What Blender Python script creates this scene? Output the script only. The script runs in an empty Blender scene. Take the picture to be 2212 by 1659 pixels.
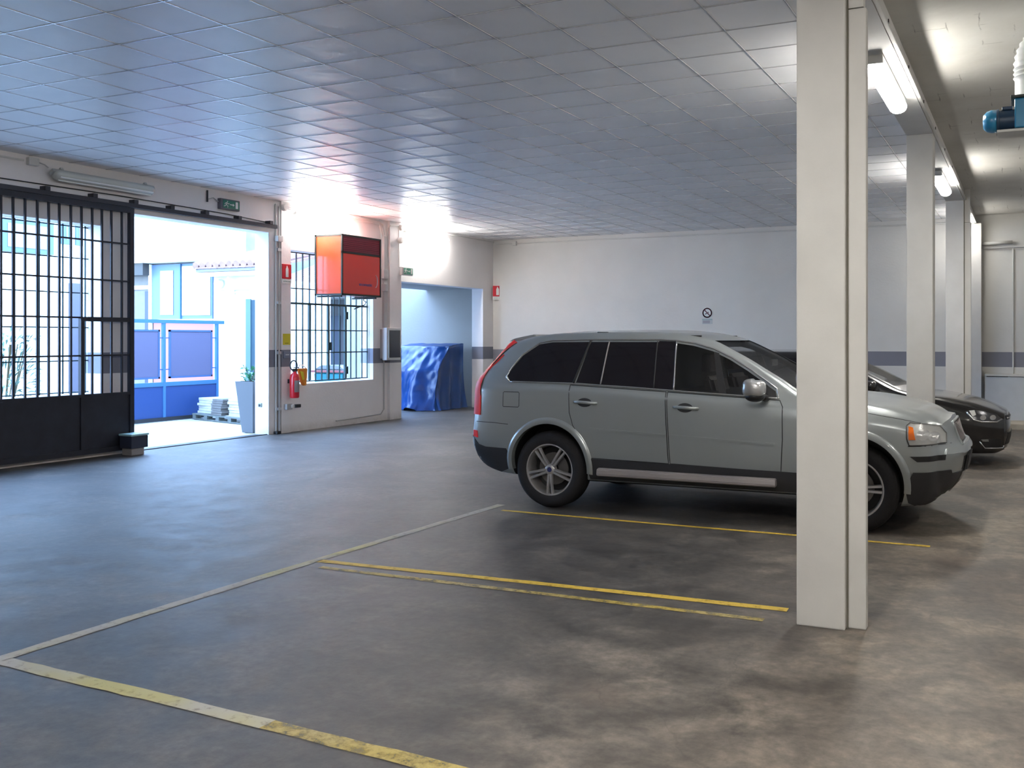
import bpy, bmesh, math, random
import numpy as np
from mathutils import Vector, Matrix
from mathutils.bvhtree import BVHTree
random.seed(7)
C = bpy.context.scene.collection
R = math.radians

# ------------------------------------------------------------------ camera
PXF, PCX, PYH, CAMH, YAW = 2075.0, 1270.0, 731.0, 1.62, 24.6
cd = bpy.data.cameras.new('camera'); cam = bpy.data.objects.new('camera', cd); C.objects.link(cam)
cd.sensor_fit = 'HORIZONTAL'; cd.sensor_width = 36.0
cd.lens = PXF * 36.0 / 2212.0
cd.shift_x = -(PCX - 1106.0) / 2212.0
cd.shift_y = (PYH - 829.5) / 2212.0
cam.location = (0, 0, CAMH); cam.rotation_euler = (R(90), 0, R(YAW))
cd.clip_start = 0.05; cd.clip_end = 200
bpy.context.scene.camera = cam

# ------------------------------------------------------------------ world: overcast bluish daylight
w = bpy.data.worlds.new('overcast_sky'); bpy.context.scene.world = w; w.use_nodes = True
nt = w.node_tree; nt.nodes.clear()
wo = nt.nodes.new('ShaderNodeOutputWorld'); bg = nt.nodes.new('ShaderNodeBackground')
tc = nt.nodes.new('ShaderNodeTexCoord'); sp = nt.nodes.new('ShaderNodeSeparateXYZ')
rp = nt.nodes.new('ShaderNodeValToRGB')
rp.color_ramp.elements[0].position = 0.0; rp.color_ramp.elements[0].color = (0.45, 0.68, 1.0, 1)
rp.color_ramp.elements[1].position = 0.7; rp.color_ramp.elements[1].color = (0.34, 0.57, 1.0, 1)
nt.links.new(tc.outputs['Generated'], sp.inputs[0]); nt.links.new(sp.outputs[2], rp.inputs[0])
nt.links.new(rp.outputs[0], bg.inputs[0]); bg.inputs[1].default_value = 7.6
nt.links.new(bg.outputs[0], wo.inputs[0])
LAMP = 68.0      # strength of the lit tube covers

sc = bpy.context.scene
sc.view_settings.view_transform = 'Standard'; sc.view_settings.look = 'None'
sc.view_settings.exposure = 1.35; sc.view_settings.gamma = 1.0
sc.view_settings.use_curve_mapping = False

# ------------------------------------------------------------------ materials
MATS = {}
def mat(name, col, rough=0.6, metal=0.0, var=0.0, scale=6.0, bump=0.0, bscale=40.0, coat=0.0,
        emit=None, es=0.0, alpha=1.0, trans=0.0, spec=0.5):
    if name in MATS: return MATS[name]
    m = bpy.data.materials.new(name); m.use_nodes = True; MATS[name] = m
    n = m.node_tree.nodes; l = m.node_tree.links; b = n['Principled BSDF']
    b.inputs['Base Color'].default_value = (*col, 1); b.inputs['Roughness'].default_value = rough
    b.inputs['Metallic'].default_value = metal; b.inputs['Coat Weight'].default_value = coat
    b.inputs['Coat Roughness'].default_value = 0.08
    b.inputs['Specular IOR Level'].default_value = spec
    b.inputs['Alpha'].default_value = alpha; b.inputs['Transmission Weight'].default_value = trans
    if emit: b.inputs['Emission Color'].default_value = (*emit, 1); b.inputs['Emission Strength'].default_value = es
    g = n.new('ShaderNodeNewGeometry')
    if var > 0:
        t = n.new('ShaderNodeTexNoise'); t.inputs['Scale'].default_value = scale; t.inputs['Detail'].default_value = 6
        l.new(g.outputs['Position'], t.inputs['Vector'])
        r = n.new('ShaderNodeValToRGB')
        r.color_ramp.elements[0].position = 0.3; r.color_ramp.elements[0].color = (*[c * (1 - var) for c in col], 1)
        r.color_ramp.elements[1].position = 0.7; r.color_ramp.elements[1].color = (*[min(1, c * (1 + var)) for c in col], 1)
        l.new(t.outputs['Fac'], r.inputs[0]); l.new(r.outputs[0], b.inputs['Base Color'])
    if bump > 0:
        t2 = n.new('ShaderNodeTexNoise'); t2.inputs['Scale'].default_value = bscale; t2.inputs['Detail'].default_value = 4
        l.new(g.outputs['Position'], t2.inputs['Vector'])
        bp = n.new('ShaderNodeBump'); bp.inputs['Strength'].default_value = bump; bp.inputs['Distance'].default_value = 0.02
        l.new(t2.outputs['Fac'], bp.inputs['Height']); l.new(bp.outputs[0], b.inputs['Normal'])
    return m

def ramp(n, stops):
    r = n.new('ShaderNodeValToRGB'); e = r.color_ramp.elements
    e[0].position, e[0].color = stops[0][0], (*stops[0][1], 1)
    e[1].position, e[1].color = stops[-1][0], (*stops[-1][1], 1)
    for p, c in stops[1:-1]:
        q = e.new(p); q.color = (*c, 1)
    return r
def mixc(n, l, fac, a, b, typ='MIX'):
    m = n.new('ShaderNodeMix'); m.data_type = 'RGBA'; m.blend_type = typ
    for s, i in ((fac, 0), (a, 6), (b, 7)):
        if hasattr(s, 'links'): l.new(s, m.inputs[i])
        elif isinstance(s, tuple): m.inputs[i].default_value = (*s, 1)
        else: m.inputs[i].default_value = s
    return m.outputs[2]
def math_n(n, l, op, a, b=None, c=None):
    m = n.new('ShaderNodeMath'); m.operation = op
    for i, s in enumerate((a, b, c)):
        if s is None: continue
        if hasattr(s, 'links'): l.new(s, m.inputs[i])
        else: m.inputs[i].default_value = s
    return m.outputs[0]
def noise(n, l, vec, scale, detail=6, rough=0.55, dist=0.0, stretch=None):
    t = n.new('ShaderNodeTexNoise'); t.inputs['Scale'].default_value = scale
    t.inputs['Detail'].default_value = detail; t.inputs['Roughness'].default_value = rough
    t.inputs['Distortion'].default_value = dist
    if stretch:
        mp = n.new('ShaderNodeMapping'); mp.inputs['Scale'].default_value = stretch
        l.new(vec, mp.inputs[0]); vec = mp.outputs[0]
    l.new(vec, t.inputs['Vector']); return t.outputs['Fac']

def wall_mat(name, base, z0, z1, band=(0.20, 0.20, 0.24)):
    m = bpy.data.materials.new(name); m.use_nodes = True
    n = m.node_tree.nodes; l = m.node_tree.links; b = n['Principled BSDF']; b.inputs['Roughness'].default_value = 0.75
    g = n.new('ShaderNodeNewGeometry'); s = n.new('ShaderNodeSeparateXYZ'); l.new(g.outputs['Position'], s.inputs[0])
    nz = noise(n, l, g.outputs['Position'], 1.3)
    r = ramp(n, [(0.3, tuple(c * 0.93 for c in base)), (0.7, base)]); l.new(nz, r.inputs[0])
    a = math_n(n, l, 'GREATER_THAN', s.outputs[2], z0); c = math_n(n, l, 'LESS_THAN', s.outputs[2], z1)
    f = math_n(n, l, 'MULTIPLY', a, c)
    col = mixc(n, l, f, r.outputs[0], band)
    # worn grime where the wall meets the floor
    gr = n.new('ShaderNodeMapRange'); gr.inputs['From Min'].default_value = 0.0; gr.inputs['From Max'].default_value = 0.16
    gr.inputs['To Min'].default_value = 0.75; gr.inputs['To Max'].default_value = 0.0
    l.new(s.outputs[2], gr.inputs['Value'])
    nf = noise(n, l, g.outputs['Position'], 9)
    gf = math_n(n, l, 'MULTIPLY', gr.outputs[0], nf)
    col = mixc(n, l, gf, col, (0.30, 0.26, 0.20))
    l.new(col, b.inputs['Base Color'])
    bp = n.new('ShaderNodeBump'); bp.inputs['Strength'].default_value = 0.15; bp.inputs['Distance'].default_value = 0.02
    l.new(noise(n, l, g.outputs['Position'], 25), bp.inputs['Height']); l.new(bp.outputs[0], b.inputs['Normal'])
    return m
M_gatewall = wall_mat('painted_wall_gate_side', (0.80, 0.765, 0.76), 1.135, 1.425)
M_backwall = wall_mat('painted_wall_far_side', (0.64, 0.625, 0.60), 1.075, 1.36)
M_plainwall = wall_mat('painted_wall_plain', (0.62, 0.61, 0.58), -2, -1)
M_column = mat('column_paint', (0.62, 0.605, 0.585), 0.7, var=0.05, scale=3, bump=0.12, bscale=14)

def floor_mat():
    m = bpy.data.materials.new('worn_concrete'); m.use_nodes = True
    n = m.node_tree.nodes; l = m.node_tree.links; b = n['Principled BSDF']
    g = n.new('ShaderNodeNewGeometry'); P = g.outputs['Position']
    big = noise(n, l, P, 0.8, 9, 0.66, 0.4)
    r = ramp(n, [(0.34, (0.040, 0.036, 0.034)), (0.5, (0.064, 0.059, 0.055)), (0.66, (0.104, 0.095, 0.087))]); l.new(big, r.inputs[0])
    sm = noise(n, l, P, 3.2, 9, 0.68, 0.4)
    r2 = ramp(n, [(0.3, (0.50, 0.49, 0.50)), (0.48, (0.92, 0.92, 0.92)), (0.72, (1.60, 1.55, 1.48))]); l.new(sm, r2.inputs[0])
    col = mixc(n, l, 1.0, r.outputs[0], r2.outputs[0], 'MULTIPLY')
    fine = noise(n, l, P, 16, 6, 0.7)
    r3 = ramp(n, [(0.3, (0.72, 0.72, 0.72)), (0.7, (1.30, 1.30, 1.30))]); l.new(fine, r3.inputs[0])
    col = mixc(n, l, 1.0, col, r3.outputs[0], 'MULTIPLY')
    # brown oily stains under the parked cars and pale scuffed lanes
    st = noise(n, l, P, 0.9, 4, 0.5, 0.2)
    rs = ramp(n, [(0.60, (0, 0, 0)), (0.72, (1, 1, 1))]); l.new(st, rs.inputs[0])
    col = mixc(n, l, math_n(n, l, 'MULTIPLY', rs.outputs[0], 0.45), col, (0.075, 0.062, 0.055))
    # floor colour turns warmer and paler beyond the row of pillars
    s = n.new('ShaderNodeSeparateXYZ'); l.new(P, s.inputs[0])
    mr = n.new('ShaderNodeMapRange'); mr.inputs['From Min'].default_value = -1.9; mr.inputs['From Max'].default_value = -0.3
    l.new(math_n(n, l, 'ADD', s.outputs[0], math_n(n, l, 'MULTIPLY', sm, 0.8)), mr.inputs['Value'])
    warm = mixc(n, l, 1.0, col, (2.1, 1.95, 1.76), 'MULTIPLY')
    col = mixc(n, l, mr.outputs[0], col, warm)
    # thin cracks
    v = n.new('ShaderNodeTexVoronoi'); v.feature = 'DISTANCE_TO_EDGE'; v.inputs['Scale'].default_value = 0.28
    vv = n.new('ShaderNodeVectorMath'); vv.operation = 'ADD'
    tn = n.new('ShaderNodeTexNoise'); tn.inputs['Scale'].default_value = 1.2; tn.inputs['Detail'].default_value = 6
    l.new(P, tn.inputs['Vector']); l.new(P, vv.inputs[0]); l.new(tn.outputs['Color'], vv.inputs[1]); l.new(vv.outputs[0], v.inputs['Vector'])
    ck = math_n(n, l, 'LESS_THAN', v.outputs['Distance'], 0.0016)
    col = mixc(n, l, math_n(n, l, 'MULTIPLY', ck, 0.22), col, (0.05, 0.045, 0.04))
    l.new(col, b.inputs['Base Color'])
    rr = n.new('ShaderNodeMapRange'); rr.inputs['To Min'].default_value = 0.38; rr.inputs['To Max'].default_value = 0.70; b.inputs['Specular IOR Level'].default_value = 0.38
    l.new(sm, rr.inputs['Value']); l.new(rr.outputs[0], b.inputs['Roughness'])
    bp = n.new('ShaderNodeBump'); bp.inputs['Strength'].default_value = 0.25; bp.inputs['Distance'].default_value = 0.01
    l.new(noise(n, l, P, 7, 8, 0.6), bp.inputs['Height']); l.new(bp.outputs[0], b.inputs['Normal'])
    return m
M_floor = floor_mat()

TX, TY, TS = -2.09, 5.39, 0.56       # ceiling tile grid origin and pitch
def tile_mat():
    m = bpy.data.materials.new('ceiling_tile_board'); m.use_nodes = True
    n = m.node_tree.nodes; l = m.node_tree.links; b = n['Principled BSDF']
    g = n.new('ShaderNodeNewGeometry'); s = n.new('ShaderNodeSeparateXYZ'); l.new(g.outputs['Position'], s.inputs[0])
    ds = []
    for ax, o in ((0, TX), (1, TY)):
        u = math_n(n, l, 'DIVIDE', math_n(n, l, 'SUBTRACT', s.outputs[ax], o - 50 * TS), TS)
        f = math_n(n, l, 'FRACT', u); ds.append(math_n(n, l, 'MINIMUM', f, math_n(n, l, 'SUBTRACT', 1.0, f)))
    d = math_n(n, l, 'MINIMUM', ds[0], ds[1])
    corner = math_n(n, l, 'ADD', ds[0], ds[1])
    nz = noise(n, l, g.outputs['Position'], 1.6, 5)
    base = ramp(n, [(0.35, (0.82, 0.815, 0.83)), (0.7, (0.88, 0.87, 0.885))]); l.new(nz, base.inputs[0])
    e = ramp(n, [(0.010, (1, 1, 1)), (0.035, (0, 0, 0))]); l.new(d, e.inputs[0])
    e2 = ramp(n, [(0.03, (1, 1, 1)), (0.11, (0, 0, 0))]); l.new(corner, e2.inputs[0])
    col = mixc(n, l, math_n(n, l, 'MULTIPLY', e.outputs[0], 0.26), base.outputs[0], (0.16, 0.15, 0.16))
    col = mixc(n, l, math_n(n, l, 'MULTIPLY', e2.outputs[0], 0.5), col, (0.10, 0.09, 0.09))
    # a brown water stain
    vd = n.new('ShaderNodeVectorMath'); vd.operation = 'DISTANCE'; l.new(g.outputs['Position'], vd.inputs[0]); vd.inputs[1].default_value = (-3.9, 6.0, 3.958)
    sr = ramp(n, [(0.1, (1, 1, 1)), (0.42, (0, 0, 0))])
    l.new(math_n(n, l, 'ADD', vd.outputs['Value'], math_n(n, l, 'MULTIPLY', noise(n, l, g.outputs['Position'], 5), 0.3)), sr.inputs[0])
    col = mixc(n, l, math_n(n, l, 'MULTIPLY', sr.outputs[0], 0.35), col, (0.40, 0.36, 0.27))
    l.new(col, b.inputs['Base Color']); b.inputs['Roughness'].default_value = 0.38
    b.inputs['Specular IOR Level'].default_value = 0.45
    # the boards sag a little, each its own way
    cx = n.new('ShaderNodeBump'); cx.inputs['Strength'].default_value = 0.35; cx.inputs['Distance'].default_value = 0.02
    l.new(noise(n, l, g.outputs['Position'], 2.2, 2), cx.inputs['Height']); l.new(cx.outputs[0], b.inputs['Normal'])
    return m
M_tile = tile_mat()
M_tbar = mat('ceiling_bar_metal', (0.66, 0.66, 0.68), 0.20, metal=0.35)

def block_mat():
    m = bpy.data.materials.new('painted_hollow_blocks'); m.use_nodes = True
    n = m.node_tree.nodes; l = m.node_tree.links; b = n['Principled BSDF']; b.inputs['Roughness'].default_value = 0.7
    g = n.new('ShaderNodeNewGeometry'); s = n.new('ShaderNodeSeparateXYZ'); l.new(g.outputs['Position'], s.inputs[0])
    wob = math_n(n, l, 'MULTIPLY', math_n(n, l, 'SUBTRACT', noise(n, l, g.outputs['Position'], 3, 5), 0.5), 0.06)
    u = math_n(n, l, 'DIVIDE', math_n(n, l, 'ADD', math_n(n, l, 'SUBTRACT', s.outputs[0], -50 * 0.232 - 0.095), wob), 0.232)
    fu = math_n(n, l, 'FRACT', u); row = math_n(n, l, 'FLOOR', u)
    du = math_n(n, l, 'MINIMUM', fu, math_n(n, l, 'SUBTRACT', 1.0, fu))
    v = math_n(n, l, 'ADD', math_n(n, l, 'DIVIDE', math_n(n, l, 'ADD', s.outputs[1], math_n(n, l, 'ADD', wob, 40.0)), 0.52), math_n(n, l, 'MULTIPLY', row, 0.47))
    fv = math_n(n, l, 'FRACT', v); dv = math_n(n, l, 'MINIMUM', fv, math_n(n, l, 'SUBTRACT', 1.0, fv))
    lu = ramp(n, [(0.010, (1, 1, 1)), (0.028, (0, 0, 0))]); l.new(du, lu.inputs[0])
    lv = ramp(n, [(0.006, (1, 1, 1)), (0.016, (0, 0, 0))]); l.new(dv, lv.inputs[0])
    br = ramp(n, [(0.55, (0, 0, 0)), (0.66, (1, 1, 1))]); l.new(noise(n, l, g.outputs['Position'], 1.9, 5), br.inputs[0])
    f = math_n(n, l, 'MULTIPLY', math_n(n, l, 'MAXIMUM', lu.outputs[0], lv.outputs[0]), br.outputs[0])
    base = ramp(n, [(0.3, (0.52, 0.50, 0.46)), (0.7, (0.68, 0.67, 0.64))]); l.new(noise(n, l, g.outputs['Position'], 0.8, 6), base.inputs[0])
    col = mixc(n, l, math_n(n, l, 'MULTIPLY', f, 0.7), base.outputs[0], (0.09, 0.085, 0.08))
    l.new(col, b.inputs['Base Color'])
    bp = n.new('ShaderNodeBump'); bp.inputs['Strength'].default_value = 0.4; bp.inputs['Distance'].default_value = 0.05
    l.new(noise(n, l, g.outputs['Position'], 1.6, 5), bp.inputs['Height']); l.new(bp.outputs[0], b.inputs['Normal'])
    return m
M_block = block_mat()

def paint_mat(name, stops, worn=0.45, scale=14.0):
    m = bpy.data.materials.new(name); m.use_nodes = True
    n = m.node_tree.nodes; l = m.node_tree.links; b = n['Principled BSDF']; b.inputs['Roughness'].default_value = 0.65
    g = n.new('ShaderNodeNewGeometry')
    big = noise(n, l, g.outputs['Position'], 1.1, 3)
    r = ramp(n, stops); l.new(big, r.inputs[0]); l.new(r.outputs[0], b.inputs['Base Color'])
    a = noise(n, l, g.outputs['Position'], scale, 8, 0.7)
    ar = ramp(n, [(worn - 0.14, (0.1, 0.1, 0.1)), (worn + 0.16, (0.9, 0.9, 0.9))]); l.new(a, ar.inputs[0])
    l.new(ar.outputs[0], b.inputs['Alpha'])
    return m
M_yellow = paint_mat('yellow_floor_paint', [(0.3, (0.56, 0.38, 0.05)), (0.7, (0.64, 0.44, 0.05))], 0.33)
M_yellow_worn = paint_mat('worn_yellow_floor_paint', [(0.35, (0.36, 0.30, 0.15)), (0.6, (0.46, 0.34, 0.06))], 0.42)
M_white = paint_mat('worn_pale_floor_paint', [(0.45, (0.40, 0.38, 0.34)), (0.66, (0.44, 0.40, 0.16))], 0.30)

M_gate = mat('gate_dark_metal', (0.018, 0.020, 0.030), 0.5, metal=0.2, var=0.2)
M_grille = mat('window_bar_green', (0.02, 0.05, 0.055), 0.5, metal=0.1)
M_rail = mat('rail_dark_steel', (0.05, 0.05, 0.06), 0.55, metal=0.4)
M_pipe = mat('conduit_grey_plastic', (0.42, 0.41, 0.41), 0.55)
M_pipe_light = mat('conduit_painted', (0.60, 0.59, 0.57), 0.6)
M_lampbody = mat('lamp_casing_grey', (0.45, 0.45, 0.44), 0.5)
M_lampon = mat('lamp_cover_lit', (0.9, 0.9, 0.9), 0.4, emit=(1.0, 0.975, 0.92), es=LAMP)
M_lampwall = mat('lamp_cover_lit_wall', (0.9, 0.9, 0.9), 0.4, emit=(1.0, 0.975, 0.93), es=LAMP * .52)
M_lampfar = mat('lamp_cover_lit_farthest', (0.9, 0.9, 0.9), 0.4, emit=(1.0, 0.97, 0.90), es=LAMP * .18)
M_lampdim = mat('lamp_cover_lit_far', (0.9, 0.9, 0.9), 0.4, emit=(1.0, 0.97, 0.90), es=LAMP * .55)
M_lampbay = mat('lamp_cover_lit_bay', (0.9, 0.9, 0.9), 0.4, emit=(1.0, 0.96, 0.88), es=LAMP * .25)
M_lampoff = mat('lamp_cover_unlit', (0.55, 0.56, 0.52), 0.25, coat=0.3)
M_tube = mat('unlit_tube', (0.85, 0.86, 0.84), 0.3)
M_red = mat('heater_red_enamel', (0.72, 0.052, 0.035), 0.28, coat=0.4)
M_redside = mat('heater_side_enamel', (0.62, 0.060, 0.008), 0.25, coat=0.5)
M_reddark = mat('heater_grille_dark', (0.16, 0.015, 0.03), 0.4)
M_hedge = mat('heater_edge_trim', (0.02, 0.028, 0.025), 0.5)
M_signred = mat('sign_red', (0.55, 0.015, 0.03), 0.4)
M_signwhite = mat('sign_white', (0.78, 0.77, 0.75), 0.45)
M_signgreen = mat('sign_green', (0.01, 0.16, 0.10), 0.35)
M_signgreen2 = mat('sign_faded_green', (0.10, 0.30, 0.22), 0.35)
M_signyellow = mat('sign_yellow', (0.62, 0.52, 0.02), 0.5)
M_black = mat('black_plastic', (0.012, 0.012, 0.014), 0.5)
M_blue_text = mat('blue_lettering', (0.02, 0.10, 0.30), 0.5)
M_pale = mat('pale_lettering', (0.55, 0.45, 0.50), 0.5)

# ------------------------------------------------------------------ geometry helpers
def link(name, me, m=None, parent=None, smooth=False):
    o = bpy.data.objects.new(name, me); C.objects.link(o)
    if m is not None and len(me.materials) == 0: me.materials.append(m)
    if parent is not None: o.parent = parent
    if smooth:
        for p in me.polygons: p.use_smooth = True
    return o
def obj(name, bm, m, parent=None, smooth=False, angle=None):
    me = bpy.data.meshes.new(name); bmesh.ops.recalc_face_normals(bm, faces=bm.faces)
    bm.to_mesh(me); bm.free()
    o = link(name, me, m, parent, smooth)
    if smooth and angle: 
        me.set_sharp_from_angle(angle=R(angle))
    return o
def tag(o, label=None, cat=None, group=None, kind=None):
    if label: o['label'] = label
    if cat: o['category'] = cat
    if group: o['group'] = group
    if kind: o['kind'] = kind
    return o
def struct(o): o['kind'] = 'structure'; return o
def empty(name, loc=(0, 0, 0), label=None, cat=None, group=None, rz=0):
    o = bpy.data.objects.new(name, None); C.objects.link(o); o.location = loc; o.rotation_euler = (0, 0, rz)
    return tag(o, label, cat, group)
def box(bm, x0, x1, y0, y1, z0, z1, bev=0.0):
    xs, ys, zs = sorted((x0, x1)), sorted((y0, y1)), sorted((z0, z1))
    vs = [bm.verts.new((x, y, z)) for x in xs for y in ys for z in zs]
    F = [(0, 1, 3, 2), (4, 6, 7, 5), (0, 4, 5, 1), (2, 3, 7, 6), (0, 2, 6, 4), (1, 5, 7, 3)]
    fs = [bm.faces.new([vs[i] for i in f]) for f in F]
    if bev > 0:
        es = list({e for f in fs for e in f.edges})
        bmesh.ops.bevel(bm, geom=es, offset=bev, segments=2, affect='EDGES', profile=0.6)
    return bm
def B(*a, **k): return box(bmesh.new(), *a, **k)
def tube(bm, pts, r, seg=8, cap=True):
    pts = [Vector(p) for p in pts]; rings = []; u = None
    for i, p in enumerate(pts):
        d = (pts[min(i + 1, len(pts) - 1)] - pts[max(i - 1, 0)]).normalized()
        if u is None: u = d.cross(Vector((0, 0, 1)) if abs(d.z) < .95 else Vector((1, 0, 0))).normalized()
        else: u = (u - d * u.dot(d)).normalized()
        v = d.cross(u).normalized()
        rr = r[i] if isinstance(r, (list, tuple)) else r
        rings.append([bm.verts.new(p + (u * math.cos(t) + v * math.sin(t)) * rr) for t in [2 * math.pi * k / seg for k in range(seg)]])
    for a, b in zip(rings, rings[1:]):
        for k in range(seg): bm.faces.new((a[k], a[(k + 1) % seg], b[(k + 1) % seg], b[k]))
    if cap: bm.faces.new(rings[0]); bm.faces.new(rings[-1])
    return bm
def T(pts, r, seg=8): return tube(bmesh.new(), pts, r, seg)
def lathe(bm, prof, seg=32, axis='Z', close=False):
    rings = []
    for r, h in prof:
        ring = []
        for k in range(seg):
            t = 2 * math.pi * k / seg; a, b = r * math.cos(t), r * math.sin(t)
            ring.append(bm.verts.new((a, b, h) if axis == 'Z' else ((a, h, b) if axis == 'Y' else (h, a, b))))
        rings.append(ring)
    pr = list(zip(rings, rings[1:])) + ([(rings[-1], rings[0])] if close else [])
    for a, b in pr:
        for k in range(seg): bm.faces.new((a[k], a[(k + 1) % seg], b[(k + 1) % seg], b[k]))
    if not close:
        for ring, pf in ((rings[0], prof[0]), (rings[-1], prof[-1])):
            if pf[0] > 1e-4: bm.faces.new(ring)
    return bm
def text_mesh(name, s, size, m, parent, loc, rot, ext=0.002, squash=1.0):
    cu = bpy.data.curves.new(name, 'FONT'); cu.body = s; cu.size = size; cu.extrude = ext; cu.align_x = 'CENTER'; cu.align_y = 'CENTER'
    t = bpy.data.objects.new(name + '_c', cu); C.objects.link(t)
    dg = bpy.context.evaluated_depsgraph_get(); me = bpy.data.meshes.new_from_object(t.evaluated_get(dg))
    bpy.data.objects.remove(t); me.name = name
    o = link(name, me, None, parent); me.materials.clear(); me.materials.append(m)
    o.location = loc; o.rotation_euler = rot; o.scale = (squash, 1, 1)
    return o
def prism(bm, pts, axis, a0, a1):
    """extrude a 2-D outline: axis X -> pts are (y,z); Y -> (x,z); Z -> (x,y)"""
    f = {'X': lambda p, a: (a, p[0], p[1]), 'Y': lambda p, a: (p[0], a, p[1]), 'Z': lambda p, a: (p[0], p[1], a)}[axis]
    A = [bm.verts.new(f(p, a0)) for p in pts]; D = [bm.verts.new(f(p, a1)) for p in pts]; n = len(pts)
    bm.faces.new(A); bm.faces.new(D[::-1])
    for i in range(n): bm.faces.new((A[i], D[i], D[(i + 1) % n], A[(i + 1) % n]))
    return bm
def copy_tree(o, parent=None):
    c = o.copy(); C.objects.link(c)
    if parent is not None: c.parent = parent
    for ch in [x for x in bpy.data.objects if x.parent == o]: copy_tree(ch, c)
    return c

# ------------------------------------------------------------------ the shell
WX, WT = -11.6, 0.30          # gate wall face and thickness
YB, YN, XR, HC = 19.9, -6.0, 6.0, 3.958
HR = 3.985                    # block ceiling on the far side of the pillars
bm = B(-11.9, XR + .2, YN - .2, YB + .2, -0.25, 0); box(bm, -14.3, -11.9, 15.95, 20.1, -0.25, -0.0)
struct(obj('floor', bm, M_floor))
# suspended tiled ceiling with its metal bars
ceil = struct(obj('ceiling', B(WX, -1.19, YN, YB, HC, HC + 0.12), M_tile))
bm = bmesh.new()
for k in range(-17, 2):
    x = TX + k * TS
    if WX < x < -1.2: box(bm, x - .0045, x + .0045, YN, YB, HC - .004, HC + .001)
for k in range(-21, 27):
    y = TY + k * TS
    if YN < y < YB: box(bm, WX, -1.19, y - .0045, y + .0045, HC - .0036, HC + .001)
obj('ceiling_bars', bm, M_tbar, ceil)
struct(obj('ceiling', B(-0.92, XR, YN, YB, HR, HR + .13), M_block))
struct(obj('wall_right', B(XR, XR + .2, YN, YB, 0, 4.2), M_plainwall))
struct(obj('wall_near', B(WX - .3, XR + .2, YN - .2, YN, 0, 4.2), M_plainwall))

# gate-side wall, cut by the gate opening, two windows and a doorway
GO = (4.6, 12.455)            # whole gateway, closed half filled by the low wall and window behind the leaf
bm = bmesh.new(); X0, X1 = WX - WT, WX
box(bm, X0, X1, YN, 4.6, 0, 4.2)
box(bm, X0, X1, 4.6, 9.232, 0, 0.867)          # low wall under window_1
box(bm, X0, X1, 9.232, 9.74, 0, 3.17)          # pier between window_1 and gateway
box(bm, X0, X1, 4.6, 9.74, 3.17, 4.2)
box(bm, X0, X1, 9.74, 12.455, 3.40, 4.2)
box(bm, X0, X1, 12.455, 12.95, 0, 4.2)
box(bm, X0, X1, 12.95, 15.28, 0, 0.82)
box(bm, X0, X1, 12.95, 15.28, 3.155, 4.2)
box(bm, X0, X1, 15.28, 16.21, 0, 4.2)
box(bm, X0, X1, 16.21, 19.43, 2.78, 4.2)
box(bm, X0, X1, 19.43, YB + .2, 0, 4.2)
box(bm, X1, X1 + .045, 12.70, 12.93, 0, HC)    # shallow pilasters
box(bm, X1, X1 + .06, 15.74, 16.12, 0, HC)
struct(obj('wall_left', bm, M_gatewall))
struct(obj('trim_2', B(X0, X1 - .002, 12.447, 12.456, 0, 3.40), M_plainwall))
# far wall with its slightly proud bay
bm = B(-14.3, XR + .2, YB, YB + .2, 0, 4.2)
box(bm, -5.71, -0.86, YB - .03, YB, 0, 3.77)
box(bm, -0.235, XR, YB - .03, YB, 0, 3.30)
struct(obj('wall_back', bm, M_backwall))
struct(obj('trim_1', B(-0.235, XR, YB - .05, YB - .03, 3.30, 3.34, bev=.004), M_backwall))
# side room behind the doorway
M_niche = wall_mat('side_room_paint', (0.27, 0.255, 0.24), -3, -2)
struct(obj('wall_side_room', B(-14.3, X0, 19.75, YB, 0, 3.1), M_niche))
struct(obj('wall_side_room_near', B(-12.8, X0, 15.95, 16.15, 0, 4.6), M_niche))
struct(obj('ceiling_side_room', B(-13.4, X0, 16.15, 19.75, 2.80, 2.95), M_niche))

# ------------------------------------------------------------------ pillars and beam
def pillar(y, label, pil=True, w2=0.1, depth=.27):
    bm = B(-1.19, -0.92, y, y + depth, 0, 3.81, bev=.008)
    o = obj('pillar', bm, M_column); tag(o, label, 'pillar', 'white square pillars under the beam')
    if pil:
        b2 = B(-0.913, -0.815, y + .06, y + .13, 0, 3.46, bev=.008); box(b2, -0.913, -0.83, y + .06, y + .13, 3.465, HR)
        p = obj('pilaster', b2, M_column, o)
        obj('joint', B(-0.922, -0.911, y + .05, y + .25, 0, 3.81), mat('joint_shadow', (0.16, 0.15, 0.12), 0.9), o)
    return o
pillar(5.43, 'nearest wide white pillar standing in front of the silver estate car')
pillar(10.85, 'white pillar rising behind the bonnet of the silver estate car', pil=False)
pillar(16.30, 'white pillar behind the bonnet of the black hatchback', pil=True)
pillar(0.0, 'white pillar to the left of the camera, outside the picture', pil=True)
bm = B(-1.19, -0.80, YB - .22, YB, 0, 3.81, bev=.006)
tag(obj('pillar', bm, M_column), 'slim white half pillar set against the far wall beside the low white wall', 'pillar', 'white square pillars under the beam')
bm = B(-1.19, -0.92, YN, YB, 3.81, HC + .15)
struct(obj('trim_beam', bm, M_column))

# a loose wiring duct along the beam edge, with dark fixings
cd_ = obj('cable_duct', B(-0.918, -0.885, YN + .1, YB - .05, 3.815, 3.85, bev=.004), M_pipe_light)
tag(cd_, 'long pale cable duct fixed along the lower edge of the concrete beam', 'cable duct')
for i in range(8):
    obj('fixing', B(-0.888, -0.879, 5.7 + i * 1.25, 5.73 + i * 1.25, 3.82, 3.845), M_black, cd_)

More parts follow.
